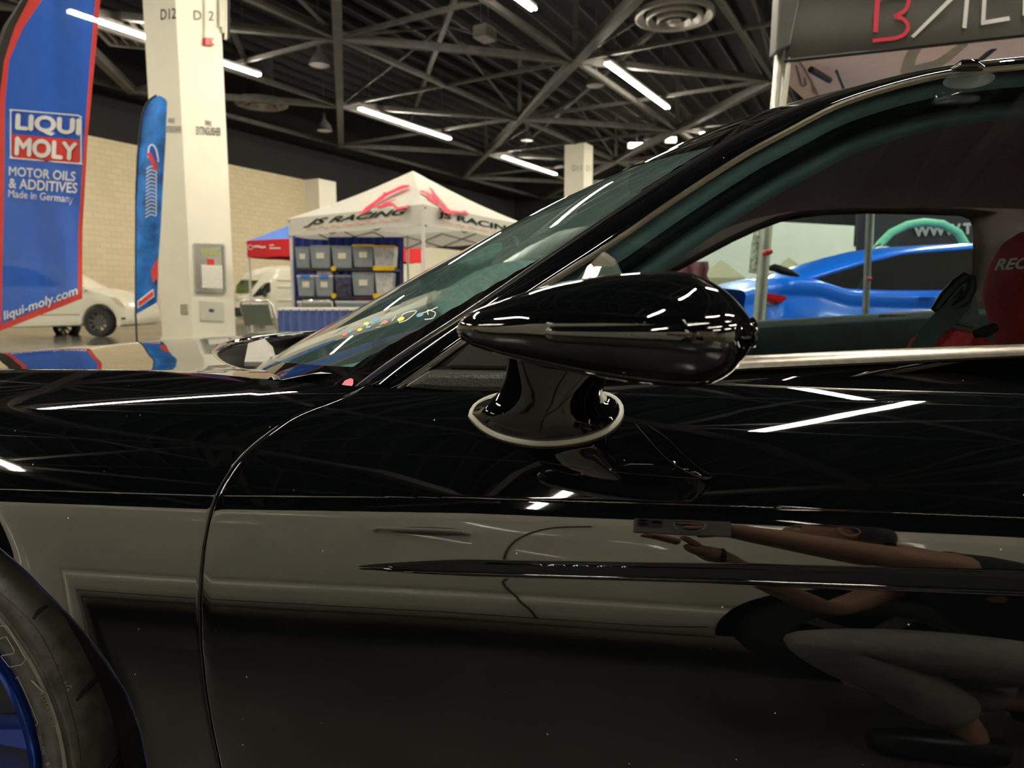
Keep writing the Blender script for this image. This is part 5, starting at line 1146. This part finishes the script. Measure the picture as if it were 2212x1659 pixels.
stroke(mb, k6([(1050, 250), (1057, 130), (1066, 0)]), 10, CV, 0, off=.02, n=4); stroke(mb, k6([(1060, 2), (1180, -45), (1290, -40), (1310, 0), (1280, 80), (1195, 128)]), 8, CV, 0, off=.02); stroke(mb, k6([(1195, 128), (1270, 150), (1305, 210), (1270, 270), (1200, 297), (1110, 307), (1028, 318)]), 8, CV, 0, off=.02)
mb.build('red_letter', redneon, t); mb = MB()
stroke(mb, k6([(1345, 278), (1365, 262), (1650, -20)]), [6, 7, 9], CV, off=.02, n=4); mb.build('letter_a', whi, t); mb = MB(); stroke(mb, k6([(1742, 218), (1765, -20)]), 9, CV, off=.02, n=2); mb.build('letter_a_stem', whi, t); mb = MB()
stroke(mb, k6([(1900, -30), (1888, 182)]), 9, CV, off=.02, n=2); stroke(mb, k6([(1872, 180), (2095, 142)]), 9, CV, off=.02, n=2); mb.build('letter_l', whi, t); mb = MB(); stroke(mb, k6([(2210, 120), (2215, -30)]), 8, CV, off=.02, n=2); mb.build('letter_edge', whi, t)
leg = MB(); a0_, a1_ = PY(1686, 130, 3.05), PY(1638, 705, 3.05); dd_ = a1_ - a0_; foot_ = a0_ + dd_ * (a0_[2] / (a0_[2] - a1_[2])); leg.tube([a0_ - dd_ * .25, foot_], .0245, 14); leg.build('pole', alum, t, smooth=True)
a0_, a1_ = PY(1706, 118, 3.0), PY(1690, 255, 3.0); MB().tube([a0_, a1_, a1_ + (a1_ - a0_) * .2], .010, 10).build('inner_rod', mat('pale_rod', (.72, .72, .62), .35), t, smooth=True)
MB().prism([PY(x, y, 2.96) for x, y in [(1684, -20), (1732, -20), (1708, 98), (1676, 112)]], (0, .08, 0)).build('corner_housing', mat('dark_grey_casting', (.10, .10, .10), .4), t, bevel=.008)
MB().tube([PY(1668, 200, 3.0) * .5 + PY(1668, 200, 3.0) * .5, PY(1650, 330, 3.0)], .001, 4).v
# clear leg behind on the far side (seen through the car) and right end leg
for x0, y0, x1, y1, Yq, r in ((1886, 300, 1868, 720, 4.4, .020),):
    p, q = PY(x0, y0, Yq), PY(x1, y1, Yq); d = q - p; f_ = p + d * (p[2] / (p[2] - q[2])); MB().tube([p - d * ((2.0 - p[2]) / (p[2] - q[2])) if False else p + d * 0 + [0, 0, .7], p, f_], r, 12).build('pole', mat('grey_pole', (.22, .24, .24), .4, .5), t, smooth=True)
    MB().tube([PY(1872, 602, 4.38), PY(1881, 602, 4.38)], .012, 8).build('clamp', redm, t)
q = CE * [1, 1, 0]; MB().tube([q, q + [0, 0, CE[2] + .4]], .0245, 12).build('pole', alum, t, smooth=True)
# roof cloth seen from beneath
P1, P2, P3, P4 = PY(1697, 178, 3.05), PY(1700, 128, 3.04), PY(1860, 110, 4.3), PY(1790, 262, 4.3)
mb = MB(); mb.grid([[P1 * (1 - u) + P4 * u, P2 * (1 - u) + P3 * u] for u in np.linspace(0, 1, 8)]); mb.build('side_flap', mauve, t, smooth=True)
Q1, Q2, Q3, Q4 = PY(1790, 262, 4.3), PY(1700, 100, 3.02), PY(2500, 20, 2.75), PY(2500, 190, 4.6)
mb = MB(); mb.grid([[(Q1 * (1 - v) + Q2 * v) * (1 - u) + (Q4 * (1 - v) + Q3 * v) * u + np.array([0, 0, .03 * math.sin(u * 5)]) for v in np.linspace(0, 1, 10)] for u in np.linspace(0, 1, 20)]); mb.build('roof_cloth', mauve, t, smooth=True)
rn = np.cross(Q2 - Q1, Q4 - Q1); RC = lambda x, y: PPL(x, y, Q1, rn)
mb = MB(); stroke(mb, [(1958, 172), (1961, 146), (1970, 118), (1990, 90)], [30, 28, 24, 20], RC, off=.22); stroke(mb, [(1958, 168), (1985, 150), (2020, 140), (2055, 118), (2095, 84)], [14, 22, 20, 18, 14], RC, off=.222); mb.build('roof_print', crm, t)
MB().tube([RC(1808, 128) + [0, 0, -.05], RC(1832, 190) + [0, 0, -.05]], .006, 6).build('seam', blackpl, t); MB().tube([RC(2150, 78) + [0, 0, -.05], RC(2096, 126) + [0, 0, -.05]], .012, 6).build('cross_bar', blackpl, t); MB().tube([RC(1752, 140) + [0, 0, -.02], RC(1792, 164) + [0, 0, -.02]], .014, 8).build('cross_bar', blackpl, t)
sn_ = np.cross(P2 - P1, P4 - P1); SD = lambda x, y: PPL(x, y, P1, sn_); mb = MB()
for P in ([(1716, 140), (1722, 160), (1728, 182), (1736, 182), (1732, 165)], [(1738, 140), (1746, 170), (1752, 196), (1762, 200)], [(1758, 142), (1766, 178), (1774, 205)], [(1766, 150), (1784, 182), (1790, 178), (1776, 160)], [(1790, 198), (1800, 188), (1808, 200), (1796, 210)]): stroke(mb, P, 5, SD, off=.03)
mb.build('flap_print', mat('tan_print', (.34, .30, .24), .7), t)
# things seen through the far window
tag(MB().tube([PY(1650, 478, 3.25), PY(1640, 530, 3.25), PY(1632, 590, 3.25)], [.035, .034, .03], 16).build('rolled_banner', mat('patterned_silver', (.45, .45, .38), .3, .5, var=.8, scale=60), smooth=True), 'patterned silver roll hanging beside the canopy pole beyond the window', 'banner')
tag(MB().tube([PY(1652, 547, 3.0), PY(1658, 545, 2.97), PY(1668, 543, 2.97)], [.012, .014, .008], 10).build('pole_clamp', redm, smooth=True), 'small red clamp on the canopy pole beyond the far window', 'clamp')
mb = MB(); mb.tube([PY(x, y, 4.2) for x, y in [(1656, 580), (1672, 578), (1690, 584), (1712, 590), (1726, 596)]], [.01, .022, .025, .02, .006], 12); tag(mb.build('bag', mat('black_nylon', (.01, .01, .014), .5), smooth=True), 'black nylon bag beside the pole left of the blue coupe', 'bag')
bn = thing('backdrop', 'black banner wall with white web address behind the blue coupe', 'banner', PY(2080, 700, 8.5) * [1, 1, 0])
MB().prism([PY(x, y, 8.5) for x, y in [(1852, 440), (2400, 430), (2400, 840), (1852, 835)]], (0, .04, 0)).build('panel', mat('black_banner', (.025, .022, .03), .5, scale=2, var=.5), bn)
mb = MB(); B8 = lambda x, y: PY(x, y, 8.5); qtext(mb, 'WWW.T', [(1974, 512), (2101, 506), (2101, 481), (1974, 488)], B8, bold=.05, off=.03); mb.build('lettering', whi, bn)
MB().tube([PY(1877 + 8, 462, 8.4), PY(1880, 600, 8.4)], .02, 8).build('truss_tube', alum, bn)
ar = thing('inflatable_arch', 'mint green arch over the roof of the blue coupe', 'arch', PY(1990, 690, 7.6) * [1, 1, 0])
pts = [(1868, 610), (1886, 552), (1902, 526), (1925, 503), (1960, 486), (1995, 480), (2035, 484), (2070, 503), (2092, 540), (2104, 600)]
MB().tube([PY(1866, 780, 7.6) * [1, 1, 0]] + [PY(x, y, 7.6) for x, y in pts] + [PY(2106, 780, 7.6) * [1, 1, 0]], .042, 14).build('tube', mat('mint_vinyl', (.25, .75, .48), .5), ar, smooth=True)
tag(MB().tube([PY(1888, 540, 7.56), PY(1900, 536, 7.56), PY(1920, 538, 7.56)], [.03, .05, .03], 10).build('arch_clamp', silver, smooth=True), 'silver clamp at the left shoulder of the mint green arch', 'clamp')
tan = mat('tan_canvas', (.42, .38, .26), .8)
for x0, xp, x1, yb, yp, Yq, lb in ((1526, 1568, 1612, 600, 558, 13, 'small tan peaked tent beyond the window, the left of two'), (1682, 1711, 1748, 590, 554, 15, 'small tan peaked tent just above the blue coupe tail')):
    a, b, c = PY(x0, yb, Yq), PY(x1, yb, Yq), PY(xp, yp, Yq); w_ = b[0] - a[0]; t = thing('peaked_tent', lb, 'tent', ((a[0] + b[0]) / 2, Yq + w_ / 2, 0), group='tan peaked tents')
    cs = [a, b, b + [0, w_, 0], a + [0, w_, 0]]; ap = np.array([(a[0] + b[0]) / 2, Yq + w_ / 2, c[2]]); mb = MB()
    for p, q in zip(cs, cs[1:] + cs[:1]): mb.add([p, q, ap], [(0, 1, 2)])
    mb.build('canopy', tan, t)
    for p, q in zip(cs, cs[1:] + cs[:1]): MB().prism([p, q, q - [0, 0, .15], p - [0, 0, .15]], (0, .005, 0) if abs(p[1] - q[1]) < .1 else (.005, 0, 0)).build('valance', tan, t)
    for p in cs: MB().box((p[0], p[1], p[2] / 2), (.03, .03, p[2])).build('pole', steelp, t)
mb = MB(); mb.grid([[PY(x + 3 * math.sin(y / 6.), y + (x - 1462) * -.02, 6.5 + .05 * math.sin(x / 5.)) for y in np.linspace(566, 700, 10)] for x in np.linspace(1462, 1530, 20)]); tag(mb.build('maroon_banner', mat('maroon_cloth', (.25, .09, .10), .8), smooth=True), 'maroon cloth banner seen through the window just above the mirror', 'banner')
lime = mat('lime_plastic', (.35, .50, .05), .5)
tb2 = thing('display_table', 'cluttered white display table beyond the window behind the mirror', 'table', PY(1600, 700, 7.2) * [1, 1, 0])
a, b = PY(1480, 650, 7.2), PY(1660, 650, 7.2); MB().box(((a[0] + b[0]) / 2, 7.5, .74), (b[0] - a[0], .7, .04)).build('tabletop', MATS['white_laminate'], tb2, bevel=.005)
for x in (a[0] + .06, b[0] - .06): 
    for y in (7.22, 7.78): MB().tube([(x, y, .72), (x, y, 0)], .018, 8).build('leg', steelp, tb2)
for k, (x, y, w_, h_, m_, nm, lb) in enumerate([(1574, 640, 8, 26, lime, 'lime bottle', 'lime green bottle on the display table beyond the mirror'), (1540, 640, 14, 30, mat('dark_box', (.05, .06, .06), .5), 'dark box', 'dark box at the left of the display table beyond the mirror'), (1600, 640, 16, 20, mat('pale_carton', (.6, .62, .55), .6), 'pale carton', 'pale carton in the middle of the display table'), (1625, 640, 9, 34, mat('blue_carton', (.05, .25, .5), .6), 'blue carton', 'narrow blue carton on the display table beside the pole'), (1558, 640, 7, 18, lime, 'lime can', 'short lime green can on the display table')]):
    p = PY(x, y, 7.4); s_ = 7.4 / FPX; MB_ = MB(); 
    if 'bottle' in nm or 'can' in nm: MB_.lathe([(.001, 0), (w_ * s_ / 2, 0), (w_ * s_ / 2, h_ * s_ * .7), (w_ * s_ / 5, h_ * s_ * .85), (w_ * s_ / 5, h_ * s_), (.001, h_ * s_)], (p[0], 7.45, .762), k=18)
    else: MB_.box((p[0], 7.5, .762 + h_ * s_ / 2), (w_ * s_, .18, h_ * s_))
    tag(MB_.build(nm.replace(' ', '_'), m_, bevel=.004), lb, nm.split()[-1])
